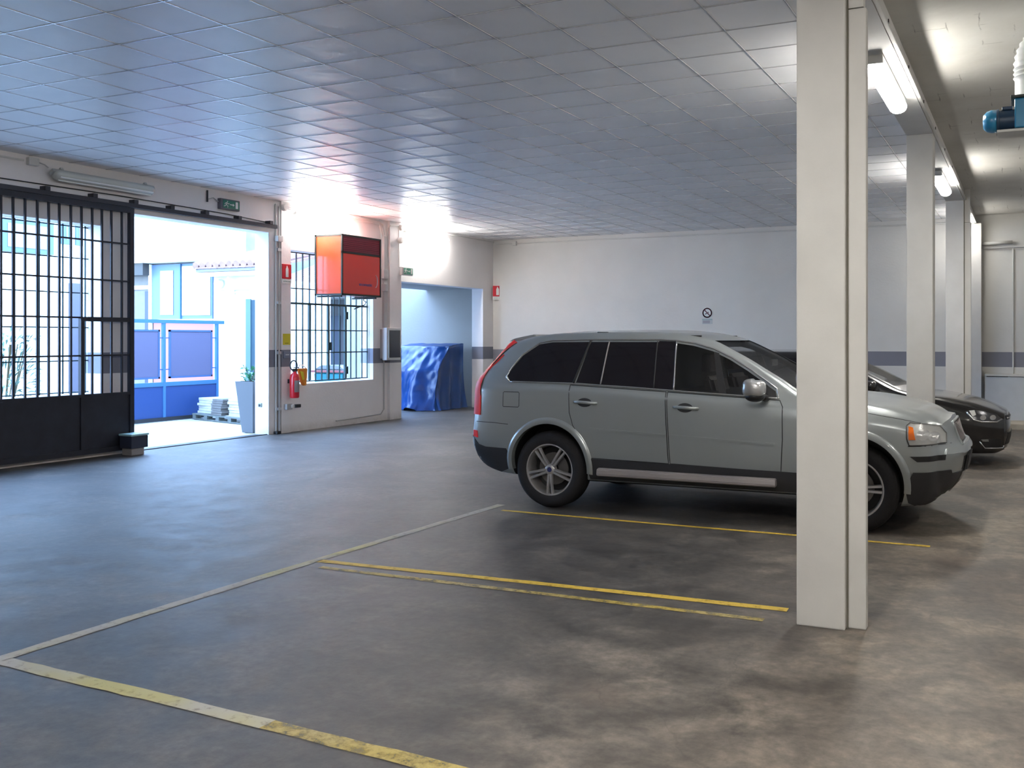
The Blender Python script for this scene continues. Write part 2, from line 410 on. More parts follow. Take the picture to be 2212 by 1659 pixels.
# ------------------------------------------------------------------ lamps
def lamp(loc, rz, label, lit=True, L=1.55, tilt=0.0, group='long tube lamps'):
    """tube lamp, length along local Y, hangs below its origin; tilt swings the cover outwards"""
    r = empty('tube_lamp', loc, label, 'lamp', group, rz); r.rotation_euler = (0, tilt, rz)
    def section(w, z0, z1, n=7):
        pts = [(-w / 2, z1), (-w / 2, (z0 + z1) / 2)]
        for i in range(n + 1):
            t = math.pi + math.pi * i / n; pts.append((w / 2 * math.cos(t), (z0 + z1) / 2 + (z1 - z0) / 2 * math.sin(t)))
        pts += [(w / 2, (z0 + z1) / 2), (w / 2, z1)]
        return pts
    wide = -.066 if (loc[1] > 5 and not tilt) else -.045
    b = B(wide, -wide, -L / 2 - .02, L / 2 + .02, -.05 if wide > -.05 else -.072, -.002, bev=.008)
    obj('casing', b, M_lampbody, r)
    n = 10; rings = []; bmd = bmesh.new()
    for i, (s, yy) in enumerate([(0.55, -L / 2), (0.85, -L / 2 + .02), (1, -L / 2 + .06), (1, L / 2 - .06), (0.85, L / 2 - .02), (0.55, L / 2)]):
        ring = []
        for k in range(n + 1):
            t = R((150 + 240 * k / n) if wide > -.05 else (172 + 196 * k / n))
            ring.append(bmd.verts.new((.078 * s * math.cos(t), yy, -.07 + .062 * s * math.sin(t))))
        rings.append(ring)
    for a, c in zip(rings, rings[1:]):
        for k in range(n): bmd.faces.new((a[k], a[k + 1], c[k + 1], c[k]))
        bmd.faces.new((a[n], a[0], c[0], c[n]))
    bmd.faces.new(rings[0]); bmd.faces.new(rings[-1])
    obj('lamp_cover', bmd, (M_lampbay if 'bay' in group else M_lampwall if tilt else M_lampfar if loc[1] > 18 else M_lampdim if loc[1] > 5 else M_lampon) if lit else M_lampoff, r, smooth=True, angle=50)
    if not lit:
        for x in (-.03, .03): obj('tube', T([(x, -L / 2 + .05, -.128), (x, L / 2 - .05, -.128)], .012), M_tube, r)
    for yy in (-L / 2 + .12, L / 2 - .12):
        obj('bracket', B(-.05, .05, yy - .02, yy + .02, -.004, .03), M_lampbody, r)
    return r
for y, lab in ((8.38, 'bright tube lamp under the beam beside the nearest pillar'),
               (13.95, 'bright tube lamp under the beam between the second and third pillars'),
               (18.9, 'bright tube lamp at the far end of the beam, mostly hidden by a pillar'),
               (2.5, 'tube lamp under the beam beside the camera'),
               (-3.0, 'tube lamp under the beam behind the camera')):
    lamp((-1.07, y, 3.79), 0, lab)
lamp((WX + .09, 13.75, 3.80), 0, 'glaring tube lamp on the wall above the red heater', tilt=R(-25))
lamp((WX + .09, 16.95, 3.80), 0, 'glaring tube lamp on the wall above the doorway with the blue tarpaulin', tilt=R(-25))
lamp((WX + .09, 9.21, 3.80), 0, 'unlit tube lamp with a grey cover on the wall above the sliding gate', lit=False, tilt=R(-35))
# lamps of the bay to the right, outside the picture, that light the far side
for y, x in ((6.5, 2.6), (12.2, 2.6), (0.5, 2.6)):
    lamp((x, y, HR - .03), 0, {6.5: 'tube lamp on the block ceiling right of the blue blower', 12.2: 'tube lamp on the block ceiling halfway down the right-hand bay', 0.5: 'tube lamp on the block ceiling beside the camera'}[y], group='lamps of the right-hand bay')

# ------------------------------------------------------------------ painted floor lines
def stripe(pts, wd, m, label, group):
    bm = bmesh.new(); P = [Vector((p[0], p[1], .003)) for p in pts]; prev = None; n = 0
    for i in range(len(P) - 1):
        d = P[i + 1] - P[i]; steps = max(2, int(d.length / .12)); side = Vector((-d.y, d.x, 0)).normalized()
        for k in range(steps + (i == len(P) - 2)):
            q = P[i] + d * (k / steps); j = wd / 2 * (1 + random.uniform(-.12, .12)); jj = wd / 2 * (1 + random.uniform(-.12, .12))
            a, b = bm.verts.new(q + side * j), bm.verts.new(q - side * jj)
            if prev: bm.faces.new((prev[0], a, b, prev[1]))
            prev = (a, b)
    return tag(obj('floor_line', bm, m), label, 'floor marking', group)
G = 'painted parking lines on the concrete'
stripe([(-4.70, -2.0), (-4.72, 3.2), (-4.72, 5.4), (-4.66, 8.15)], .085, M_white, 'long pale worn line running from lower left towards the rear wheel', G)
stripe([(-4.5, 7.885), (-3.1, 7.875), (-0.69, 7.90)], .055, M_yellow, 'thin yellow line just in front of the silver estate car', G)
stripe([(-4.70, 5.54), (-3.0, 5.63), (-1.3, 5.70)], .075, M_yellow, 'upper of the two close yellow lines that reach the nearest pillar', G)
stripe([(-4.55, 5.39), (-3.0, 5.41), (-1.38, 5.44)], .060, M_yellow_worn, 'lower of the two close yellow lines that reach the nearest pillar', G)
stripe([(-4.68, 3.16), (-3.6, 3.13), (-2.9, 3.10)], .095, M_white, 'pale worn start of the broad line in the lower left corner', G)
stripe([(-2.9, 3.10), (-2.0, 3.06), (-1.0, 3.02)], .095, M_yellow_worn, 'broad yellow line at the bottom edge, nearest to the viewer', G)

# ------------------------------------------------------------------ sliding gate
gx = -11.50
g = empty('sliding_gate', (gx, 7.3, 0), 'dark barred sliding gate half open across the bright yard entrance', 'gate')
def gb(*a, **k): 
    b = B(*a, **k); b.transform(Matrix.Translation((-gx, -7.3, 0))); return b
bars = [9.484, 9.316, 9.167, 9.017, 8.856, 8.699, 8.532, 8.382, 8.226, 8.061, 7.903, 7.747]
while bars[-1] > 5.1: bars.append(bars[-1] - .16)
bm = bmesh.new()
box(bm, gx - .03, gx + .03, 9.60, 9.667, .06, 3.46); box(bm, gx - .03, gx + .03, 4.9, 4.97, .06, 3.46)
box(bm, gx - .03, gx + .03, 4.97, 9.60, 3.385, 3.46); box(bm, gx - .03, gx + .03, 4.97, 9.60, .06, .13)
box(bm, gx - .025, gx + .025, 4.97, 9.60, .83, .87)
bm.transform(Matrix.Translation((-gx, -7.3, 0))); obj('gate_frame', bm, M_gate, g)
bm = bmesh.new()
for y in bars: box(bm, gx - .011, gx + .011, y - .013, y + .013, .87, 3.385)
for z in (2.944, 2.419, 1.899, 1.388): box(bm, gx - .013, gx + .013, 4.97, 9.60, z - .011, z + .011)
bm.transform(Matrix.Translation((-gx, -7.3, 0))); obj('bar_infill', bm, M_gate, g)
bm = bmesh.new(); box(bm, gx - .008, gx + .008, 4.97, 9.60, .13, .83)
bm.transform(Matrix.Translation((-gx, -7.3, 0))); obj('lower_panel', bm, M_gate, g)
bm = bmesh.new(); box(bm, gx - .028, gx + .028, 8.83, 8.885, .13, 1.91); box(bm, gx - .028, gx + .028, 8.885, 9.60, 1.85, 1.91)
bm.transform(Matrix.Translation((-gx, -7.3, 0))); obj('wicket_frame', bm, M_gate, g)
for y0, y1 in ((6.6, 6.66), (7.70, 7.745)):
    bm = B(gx + .02, gx + .05, y0, y1, .13, .83); bm.transform(Matrix.Translation((-gx, -7.3, 0))); obj('panel_rib', bm, M_gate, g)
rl = empty('gate_rail', (WX, 8.5, 3.5), 'long dark steel rail with brackets above the sliding gate and yard entrance', 'rail')
bm = B(.05, .10, -4.2, 4.05, -.030, .030); obj('rail_bar', bm, M_rail, rl)
for y in (6.3, 7.0, 7.68, 8.367, 9.063, 9.72, 10.357, 11.017, 11.695, 12.40):
    obj('bracket', B(0, .11, y - 8.5 - .035, y - 8.5 + .035, .03, .085), M_rail, rl)
obj('cable', T([(.015, -4.2, .12), (.015, -1.5, .105), (.02, 1.0, .12), (.015, 3.0, .10), (.015, 4.0, .06)], .007), M_black, rl)
mb = empty('gate_drive', (gx + .10, 9.53, 0), 'small boxy gate motor with a pale lid at the foot of the sliding gate', 'gate motor')
obj('motor_housing', B(-.03, .20, -.14, .14, .10, .27, bev=.012), mat('motor_dark', (.03, .035, .06), .4), mb)
obj('motor_lid', B(-.04, .21, -.15, .15, .27, .30, bev=.012), mat('motor_lid_pale', (.35, .56, .58), .4), mb)
obj('motor_foot', B(-.02, .17, -.11, .10, 0, .10, bev=.01), mat('motor_foot_grey', (.30, .28, .28), .5), mb)
struct(obj('trim_gate_track', B(WX - .05, WX - .03, 4.8, 12.45, 0, .012), M_rail))

# window_1 behind the leaf, window_2 with the door-like grille
bm = bmesh.new(); x = -11.86
for z in (.885, 1.314, 1.769, 2.244, 2.719, 3.15): box(bm, x - .008, x + .008, 4.6, 9.232, z - .008, z + .008)
y = 9.19
while y > 4.6: box(bm, x - .008, x + .008, y - .008, y + .008, .867, 3.17); y -= .34
w1 = struct(obj('window_1', bm, M_grille))
bm = bmesh.new(); x = -11.72
wb = [13.087, 13.25, 13.415, 13.592, 13.755, 13.921, 14.099, 14.254, 14.42, 14.586, 14.749, 14.912, 15.086, 15.248]
for y in wb: box(bm, x - .009, x + .009, y - .010, y + .010, .85, 3.14)
for z in (3.13, 2.50, 1.766, 1.361, .856): box(bm, x - .010, x + .010, 12.95, 15.262, z - .010, z + .010)
box(bm, x - .014, x + .014, 12.95, 15.26, 2.22, 2.255)
w2 = struct(obj('window_2', bm, M_grille))
bm = bmesh.new()
for y in (13.592, 14.099, 14.586): box(bm, x - .02, x + .02, y - .022, y + .022, .87, 2.22)
for z in (2.05, 1.02): box(bm, x - .02, x + .03, 14.57, 14.64, z - .07, z + .07)
box(bm, x, x + .03, 14.11, 14.17, 1.40, 1.55)
obj('grille_door', bm, M_grille, w2)

# ------------------------------------------------------------------ heater
hx0, hx1, hy0, hy1, hz0, hz1 = WX, -11.0, 13.595, 14.72, 2.385, 3.47
h = empty('warm_air_heater', (hx0, hy0, hz0), 'red boxy warm air heater with dark edges mounted high above the barred window', 'heater')
W_, D_, H_ = hx1 - hx0, hy1 - hy0, hz1 - hz0
obj('cabinet', B(.0, W_ - .01, .01, D_ - .01, .01, H_ - .01), M_redside, h)
obj('front_panel', B(W_ - .012, W_, .03, D_ - .03, .035, H_ * .68, bev=.003), M_red, h)
bm = B(W_ - .012, W_ - .006, .03, D_ - .03, H_ * .72, H_ - .03)
lv = obj('air_outlet', bm, M_reddark, h)
bm = bmesh.new()
for i in range(7):
    z = H_ * .735 + i * .034; box(bm, W_ - .008, W_ + .004, .05, D_ - .05, z, z + .006)
obj('louvre', bm, mat('heater_louvre', (.38, .03, .06), .35), lv)
bm = bmesh.new(); e = .030
for y in (0, D_ - e): box(bm, W_ - .02, W_ + .008, y, y + e, 0, H_)
for z in (0, H_ - e, H_ * .69): box(bm, W_ - .02, W_ + .008, 0, D_, z, z + e)
for z in (0, H_ - e): box(bm, 0, W_, -.004, .015, z, z + e); box(bm, 0, W_, D_ - .015, D_ + .004, z, z + e)
box(bm, .0, .03, -.004, .012, 0, H_)
obj('edge_trim', bm, M_hedge, h)
text_mesh('lettering', 'ecomatic', .085, M_blue_text, h, (W_ + .003, D_ * .60, .215), (R(90), 0, R(90)), squash=1.25)
bm = bmesh.new()
pts = [(.14 * math.cos(t) * .35, .14 * math.sin(t)) for t in [R(a) for a in range(-100, 110, 15)]]
for i, (a, c) in enumerate(pts[:-1]):
    a2, c2 = pts[i + 1]
    tube(bm, [(0, a * 1.0 + D_ * .86, c * .8 + .29), (0, a2 + D_ * .86, c2 * .8 + .29)], .011 * (1 - abs(i - 6) / 10), 5)
o = obj('emblem', bm, M_pale, h); o.location = (W_ + .002, 0, 0)
obj('gas_pipe', T([(W_ * .5, D_ - .12, 0.02), (W_ * .5, D_ - .12, -.06), (W_ * .5, D_ - .05, -.08), (W_ * .45, D_ - .04, -.13), (W_ * .3, D_ - .25, -.22)], .010, 6), M_hedge, h)
obj('support_bracket', B(0, W_ * .9, .05, .09, -.03, 0), M_hedge, h); obj('support_bracket', B(0, W_ * .9, D_ - .09, D_ - .05, -.03, 0), M_hedge, h)

# ------------------------------------------------------------------ signs and wall gear
def exit_sign(y0, y1, z0, z1, x, label, gm, cm):
    s = empty('exit_sign', (x, y0, z0), label, 'sign'); L, H = y1 - y0, z1 - z0
    obj('sign_case', B(0, .07, 0, L, 0, H, bev=.012), cm, s)
    f = obj('sign_face', B(.070, .073, L * .12, L * .96, H * .12, H * .88), gm, s)
    k = .0755
    bm = B(k - .002, k, L * .76, L * .88, H * .2, H * .82); obj('door_symbol', bm, M_signwhite, f)
    bm = bmesh.new(); box(bm, k - .002, k, L * .47, L * .62, H * .46, H * .54)
    prism(bm, [(L * .62, H * .36), (L * .70, H * .5), (L * .62, H * .64)], 'X', k - .002, k); obj('arrow', bm, M_signwhite, f)
    bm = bmesh.new(); q = lambda a, b: (k - .001, L * a, H * b)
    bmesh.ops.create_icosphere(bm, subdivisions=2, radius=H * .055, matrix=Matrix.Translation(q(.335, .76)))
    for P in ([(.31, .66), (.28, .45)], [(.28, .45), (.36, .34), (.34, .2)], [(.28, .45), (.22, .34), (.15, .28)], [(.31, .64), (.38, .55), (.43, .58)], [(.31, .64), (.23, .58), (.20, .48)]):
        tube(bm, [q(*p) for p in P], H * .035, 6)
    obj('running_figure', bm, M_signwhite, f)
    return s
exit_sign(11.32, 11.73, 3.66, 3.83, WX, 'dark green emergency exit sign high above the yard entrance', M_signgreen, mat('sign_case_dark', (.10, .10, .12), .4))
exit_sign(16.06, 16.44, 2.90, 3.07, WX + .06, 'pale faded emergency exit sign above the doorway with the blue tarpaulin', M_signgreen2, mat('sign_case_pale', (.55, .55, .54), .4))
def fire_sign(x, y, z, face, label):
    s = empty('extinguisher_sign', (x, y, z), label, 'sign')
    if face == 'X': s.rotation_euler = (0, 0, R(90))
    # local: sign in XZ plane facing -Y
    obj('red_plate', B(-.11, .11, -.012, 0, 0, .25), M_signred, s)
    bm = bmesh.new()
    prism(bm, [(-.03, .03), (.035, .03), (.035, .17), (.015, .205), (-.01, .205), (-.03, .17)], 'Y', -.016, -.012); box(bm, -.012, .012, -.016, -.012, .205, .225)
    obj('extinguisher_symbol', bm, M_signwhite, s)
    lp = obj('text_plate', B(-.11, .11, -.012, 0, -.08, -.01), M_signwhite, s)
    text_mesh('caption', 'ESTINTORE', .035, M_signgreen, lp, (0, -.0125, -.045), (R(90), 0, 0), ext=.0006)
    return s
s = fire_sign(WX + .046, 12.82, 2.64, 'X', 'red fire extinguisher sign on the wall between yard entrance and barred window')
s = fire_sign(WX + .10, YB - .05, 2.62, 'Y', 'red fire extinguisher sign at the corner by the far wall')
s.location = (WX + .13, YB - .02, 2.62); s.rotation_euler = (0, 0, R(38))
obj('mount', B(-.015, .015, -.002, .16, .05, .20), M_pipe_light, s)

ns = empty('no_smoking_sign', (-6.279, YB, 2.17), 'small round no smoking sign alone on the far white wall', 'sign')
bm = bmesh.new()
N = 40
for (r0, r1) in ((.082, .108),):
    a = [bm.verts.new((r0 * math.cos(t), -.012, r0 * math.sin(t))) for t in [2 * math.pi * i / N for i in range(N)]]
    b = [bm.verts.new((r1 * math.cos(t), -.012, r1 * math.sin(t))) for t in [2 * math.pi * i / N for i in range(N)]]
    for i in range(N): bm.faces.new((a[i], a[(i + 1) % N], b[(i + 1) % N], b[i]))
bmesh.ops.solidify(bm, geom=bm.faces[:], thickness=.004)
obj('red_ring', bm, mat('ring_dark_red', (.22, .02, .05), .5), ns)
bm = B(-.012, .012, -.016, -.012, -.085, .085); bm.transform(Matrix.Rotation(R(-45), 4, 'Y')); obj('slash', bm, mat('ring_dark_red2', (.16, .05, .07), .5), ns)
bm = B(-.055, .035, -.0145, -.012, -.012, .006); bm.transform(Matrix.Rotation(R(-28), 4, 'Y')); obj('cigarette', bm, M_black, ns)
bm = bmesh.new(); bmesh.ops.create_cone(bm, segments=40, radius1=.115, radius2=.115, depth=.01, cap_ends=True, matrix=Matrix.Rotation(R(90), 4, 'X')); bm.transform(Matrix.Translation((0, -.006, 0)))
obj('white_disc', bm, mat('disc_white', (.66, .66, .67), .5), ns)
cp = obj('caption_plate', B(-.115, .115, -.008, 0, -.24, -.125), mat('plate_greywhite', (.46, .48, .49), .5), ns)
text_mesh('caption', 'VIETATO FUMARE', .028, mat('teal_ink', (.05, .30, .27), .5), cp, (0, -.0085, -.145), (R(90), 0, 0), ext=.0006)
obj('grey_strip', B(-.1, .06, -.0085, -.008, -.225, -.165), mat('caption_grey', (.33, .31, .34), .5), cp)  # even grey strip on the lower half of the caption plate

# extinguisher with its black hose ring and a yellow-orange bag
ex = empty('fire_extinguisher', (WX + .17, 12.88, .60), 'red fire extinguisher with a black hose loop hung beside the barred window', 'fire extinguisher')
obj('tank', lathe(bmesh.new(), [(.0, 0), (.07, .0), (.08, .02), (.08, .34), (.065, .40), (.03, .43), (.025, .46), (0, .46)], 24), mat('extinguisher_red', (.55, .01, .02), .3, coat=.4), ex, smooth=True, angle=40)
bm = bmesh.new()
ang = [R(a) for a in range(-50, 75, 12)]; vs = [[bm.verts.new((.082 * math.cos(t), .082 * math.sin(t), z)) for z in (.10, .30)] for t in ang]
for a, b in zip(vs, vs[1:]): bm.faces.new((a[0], b[0], b[1], a[1]))
bmesh.ops.solidify(bm, geom=bm.faces[:], thickness=.001)
obj('tank_label', bm, M_signwhite, ex, smooth=True)
obj('valve', B(-.02, .02, -.035, .055, .45, .50, bev=.006), M_black, ex); obj('handle', B(-.012, .012, -.01, .10, .51, .525), M_black, ex)
obj('hose', T([(.0, -.0 + .085 * math.cos(t) - .02, .555 + .085 * math.sin(t)) for t in [R(a) for a in range(-60, 300, 20)]], .011, 8), M_black, ex, smooth=True)
obj('wall_bracket', B(-.125, -.07, -.03, .03, .25, .32), M_rail, ex)
bg_ = empty('hanging_bag', (WX + .15, 13.08, .80), 'orange and yellow bag hung next to the fire extinguisher', 'bag')
bm = bmesh.new(); prism(bm, [(-.10, .30), (-.02, .06), (.03, .0), (.10, .0), (.13, .30)], 'X', -.03, .03)
bmesh.ops.bevel(bm, geom=bm.edges[:], offset=.012, segments=2, affect='EDGES'); obj('bag_body', bm, mat('bag_orange', (.75, .25, .02), .5), bg_)
bm = bmesh.new(); prism(bm, [(-.08, .26), (-.01, .10), (.035, .11), (.01, .24)], 'X', .030, .034); obj('bag_stripe', bm, mat('bag_yellow', (.72, .62, .03), .5), bg_)
obj('bag_strap', T([(0, -.08, .30), (-.02, -.03, .36), (-.03, .05, .36), (0, .11, .30)], .008, 6), mat('bag_strap_white', (.7, .7, .7), .6), bg_)
yl = obj('yellow_notice', B(WX + .045, WX + .049, 12.735, 12.915, 1.51, 1.70), M_signyellow); tag(yl, 'yellow square notice on the wall left of the barred window', 'sign')
text_mesh('lettering', '•••••', .05, M_black, yl, (WX + .050, 12.825, 1.535), (R(90), 0, R(90)), ext=.0006)
kb = obj('switch_plate', B(WX + .045, WX + .062, 12.74, 12.91, 1.28, 1.40, bev=.004), mat('plate_grey_blue', (.18, .19, .25), .5)); tag(kb, 'grey wall plate on the grey band below the yellow notice', 'switch plate')
obj('plate_slot', B(WX + .062, WX + .065, 12.78, 12.87, 1.335, 1.345), M_signwhite, kb)
sk = obj('photocell_box', B(WX + .045, WX + .11, 12.76, 12.90, .40, .50, bev=.008), M_pipe); tag(sk, 'grey photocell box low on the wall under the fire extinguisher', 'photocell')
obj('lens', B(WX + .10, WX + .16, 12.93, 13.06, .425, .485, bev=.012), M_black, sk); obj('neck', B(WX + .02, WX + .13, 12.87, 12.96, .43, .48, bev=.004), M_signwhite, sk)
so = obj('photocell', B(WX - .22, WX - .15, 12.43, 12.456, .46, .53, bev=.004), mat('photocell_grey', (.3, .33, .35), .5)); tag(so, 'small dark photocell on the pale reveal of the yard entrance', 'photocell')
obj('lens', B(WX - .205, WX - .165, 12.425, 12.432, .47, .51), M_black, so)

# electrical cabinet
ec = empty('fuse_cabinet', (WX, 15.49, 1.19), 'white framed cabinet with a dark glass door by the doorway', 'electrical cabinet')
obj('cabinet_box', B(.062, .17, 0, .46, 0, .64, bev=.008), mat('cabinet_white', (.62, .62, .61), .4), ec)
obj('mounting_plate', B(0, .06, .01, .235, .03, .61), M_pipe, ec)
obj('glass_door', B(.17, .185, .07, .43, .05, .59, bev=.006), mat('smoked_door', (.035, .035, .042), .15, coat=.5), ec)
obj('hinge_strip', B(.17, .19, .035, .055, .04, .60), mat('hinge_pale', (.55, .6, .58), .4), ec)

# conduits on the walls
cn = empty('conduit_run', (WX, 12.64, 0), 'pair of grey conduits running down beside the yard entrance', 'conduit')
obj('conduit', T([(.02, -.045, .05), (.02, -.045, 3.9)], .014), M_pipe_light, cn); obj('conduit', T([(.03, .02, .05), (.03, .02, 1.35)], .022), M_pipe, cn)
obj('conduit', T([(.03, .02, 1.35), (.03, .02, 3.86)], .013), M_pipe_light, cn)
for z in (.40, 1.35, 2.2, 3.1): obj('clip', B(0, .055, -.03, .048, z, z + .05), M_pipe, cn)
obj('junction_box', B(0, .09, -.07, .055, 3.26, 3.36, bev=.01), M_pipe_light, cn)
obj('floor_foot', B(0, .08, -.08, .02, 0, .05, bev=.01), M_black, cn)
cr = empty('ceiling_conduits', (WX, 12.7, 3.88), 'bundle of pale conduits along the wall under the tiled ceiling', 'conduit')
for i, z in enumerate((.03, .0, -.035)):
    obj('conduit', T([(.06, .05, z), (.06, 2.7, z), (.06, 2.82 - i * .05, z - .05), (.06, 2.86 - i * .05, z - .25)], .011), M_pipe_light, cr)
obj('conduit', T([(.08, 3.35, .02), (.08, 7.1, .02)], .011), M_pipe_light, cr)
for y in (.02, 3.38): obj('junction_box', lathe(bmesh.new(), [(.055, 0), (.06, .02), (.06, .05), (.05, .07)], 20, 'X'), M_pipe_light, cr).location = (.06, y, -.03)
cc = empty('cabinet_conduits', (WX, 15.55, 0), 'grey trunking and conduits rising from the dark glass cabinet', 'conduit')
obj('trunking', B(0, .05, .02, .12, 1.83, 3.64), M_pipe, cc); obj('conduit', T([(.03, .16, 2.9), (.03, .16, 3.8), (.08, .18, 3.86), (.08, .45, 3.88)], .012), M_pipe_light, cc)
obj('conduit', T([(.02, .05, 1.19), (.02, .05, .22), (.02, -.05, .13), (.02, -1.4, .10)], .011), M_pipe, cc)
obj('pipe_box', B(0, .07, -.02, .13, 2.80, 2.98, bev=.006), M_pipe, cc); obj('valve', B(0, .08, .0, .11, 2.55, 2.70, bev=.01), M_pipe, cc)
c2 = empty('doorway_conduit', (WX + .06, 16.03, 0), 'thin conduit with a round box above the faded exit sign', 'conduit')
obj('conduit', T([(.01, 0, 3.05), (.01, 0, 3.85)], .009), M_pipe_light, c2)
obj('round_box', lathe(bmesh.new(), [(.06, 0), (.065, .02), (.065, .06), (.055, .08)], 20, 'X'), M_pipe_light, c2).location = (0, .02, 3.60)
c3 = empty('left_conduit', (WX, 8.2, 3.86), 'pale conduit and small box left of the unlit tube lamp', 'conduit')
obj('conduit', T([(.02, -3.4, .03), (.02, -.1, .02)], .012), M_pipe_light, c3); obj('junction_box', B(0, .07, -.06, .08, -.03, .07, bev=.012), M_pipe_light, c3)
obj('cable', T([(.05, .08, .02), (.07, .15, .0), (.07, .20, -.03)], .008, 6), M_pipe, c3)
c4 = empty('sign_conduit', (WX, 11.1, 3.8), 'short grey conduit and cable left of the dark green exit sign', 'conduit')
obj('conduit', T([(.02, 0, .12), (.02, 0, -.06)], .014), M_rail, c4); obj('cable', T([(.02, 0, -.02), (.02, .12, .02), (.02, .23, -.03)], .008, 6), M_pipe, c4)
c5 = empty('far_wall_conduit', (0, YB, 3.86), 'thin pale conduit along the top of the far wall', 'conduit')
obj('conduit', T([(WX + .1, -.02, 0), (-6, -.02, .0), (-1.2, -.045, .0)], .013), M_pipe_light, c5); obj('junction_box', B(WX + .55, WX + .65, -.06, 0, -.05, .05, bev=.01), M_pipe_light, c5)
c6 = empty('far_wall_pipes', (0, YB - .03, 3.34), 'pair of pale pipes on the far wall right of the pillars', 'pipe')
obj('pipe', T([(-.80, -.03, .09), (-.26, -.03, .10)], .032, 12), M_pipe_light, c6, smooth=True)
obj('pipe', T([(-.80, -.03, 0.0), (XR - .02, -.03, .0)], .014), M_pipe, c6)
obj('pipe', T([(-.25, -.02, .0), (-.25, -.02, -2.4)], .014), M_pipe_light, c6)
# low white wall on the right
lw = obj('low_wall', B(-.73, XR, YB - .42, YB - .03, 0, .90), mat('low_wall_white', (.56, .58, .60), .6, var=.03)); tag(lw, 'low white wall with a dark gap on top against the far wall at right', 'low wall')
obj('top_gap', B(-.70, -.33, YB - .43, YB - .40, .90, .915), M_black, lw); obj('top_slab', B(-.73, XR, YB - .41, YB - .03, .915, .95), mat('low_wall_slab', (.60, .59, .56), .6), lw)
kb2 = obj('floor_kerb', B(-.30, XR, YB - 1.3, YB - .42, 0, .10, bev=.01), mat('kerb_concrete', (.42, .37, .29), .8, var=.15, scale=4)); tag(kb2, 'low beige concrete kerb at the foot of the low white wall', 'kerb')

# ------------------------------------------------------------------ blower with flexible duct
bl = empty('extractor_blower', (0.0, 7.6, 3.10), 'blue extractor blower with a pleated white duct under the block ceiling', 'blower')
M_blue = mat('blower_blue', (.02, .22, .42), .3, coat=.4)
bm = lathe(bmesh.new(), [(0, -.30), (.05, -.295), (.075, -.27), (.083, -.24), (.083, -.205)], 24, 'X'); bm.transform(Matrix.Translation((0, 0, .10)))
obj('motor_cap', bm, M_blue, bl, smooth=True)
bm = lathe(bmesh.new(), [(.083, -.205), (.086, -.20), (.086, -.19), (.075, -.185), (.075, -.06), (0, -.06)], 24, 'X'); bm.transform(Matrix.Translation((0, 0, .10)))
obj('motor_body', bm, mat('motor_dark_blue', (.02, .05, .10), .4), bl, smooth=True, angle=40)
obj('terminal_box', B(-.17, -.10, -.04, .04, .17, .195, bev=.006), mat('motor_dark_blue', (.02, .05, .10), .4), bl)
obj('fan_housing', B(-.085, .16, -.12, .12, .02, .23, bev=.01), M_blue, bl)
obj('housing_flange', B(-.11, .19, -.14, .14, .23, .25, bev=.004), M_hedge, bl)
obj('platform', B(-.20, .75, -.12, .12, -.004, .014, bev=.002), mat('platform_white', (.62, .62, .60), .5), bl)
for y in (-.14, .14): obj('hanger_rod', T([(.55, y, 0), (.55, y, HR - 3.10)], .008, 6), M_rail, bl)
bm = bmesh.new(); pts, rad = [], []
pts.append((.04, 0, .245)); rad.append(.095)
for i in range(40):
    t = i / 39
    if t < .35: p = (.04, 0, .25 + t / .35 * .22)
    else:
        a = (t - .35) / .65 * R(95); p = (.04 + .24 * (1 - math.cos(a)), 0, .47 + .24 * math.sin(a))
    pts.append(p); rad.append(.125 if t < .2 else (.138 if i % 2 else .126))
for i in range(6): pts.append((pts[-1][0] + .06, 0, pts[-1][2])); rad.append(.138 if i % 2 else .126)
tube(bm, pts, rad, 20); obj('pleated_duct', bm, mat('duct_white', (.74, .74, .72), .5), bl, smooth=True, angle=60)

# ------------------------------------------------------------------ the yard outside
M_yard = mat('yard_paving', (.36, .35, .33), .8, var=.18, scale=1.6)
M_render = mat('house_render_white', (.78, .78, .76), .8, var=.04, scale=2)
M_greywall = mat('house_wall_grey', (.13, .12, .11), .8, var=.1)
M_bluegate = mat('yard_gate_blue', (.012, .042, .15), .5)
M_bluelight = mat('yard_gate_blue_rail', (.035, .12, .24), .5)
M_bluepanel = mat('yard_gate_panel', (.085, .085, .15), .7)
M_winframe = mat('window_frame_blue', (.075, .125, .21), .6)
M_glass = mat('house_glass', (.15, .14, .14), .15, spec=.7)
M_tilered = mat('roof_tile_red', (.24, .14, .12), .8, var=.15, scale=8)
bm = B(-40, -14.3, -15, 40, -.12, -.01); box(bm, -14.3, -11.9, -15, 15.95, -.12, -.01); box(bm, -14.3, -11.9, 20.1, 40, -.12, -.01)
struct(obj('ground_yard', bm, M_yard))
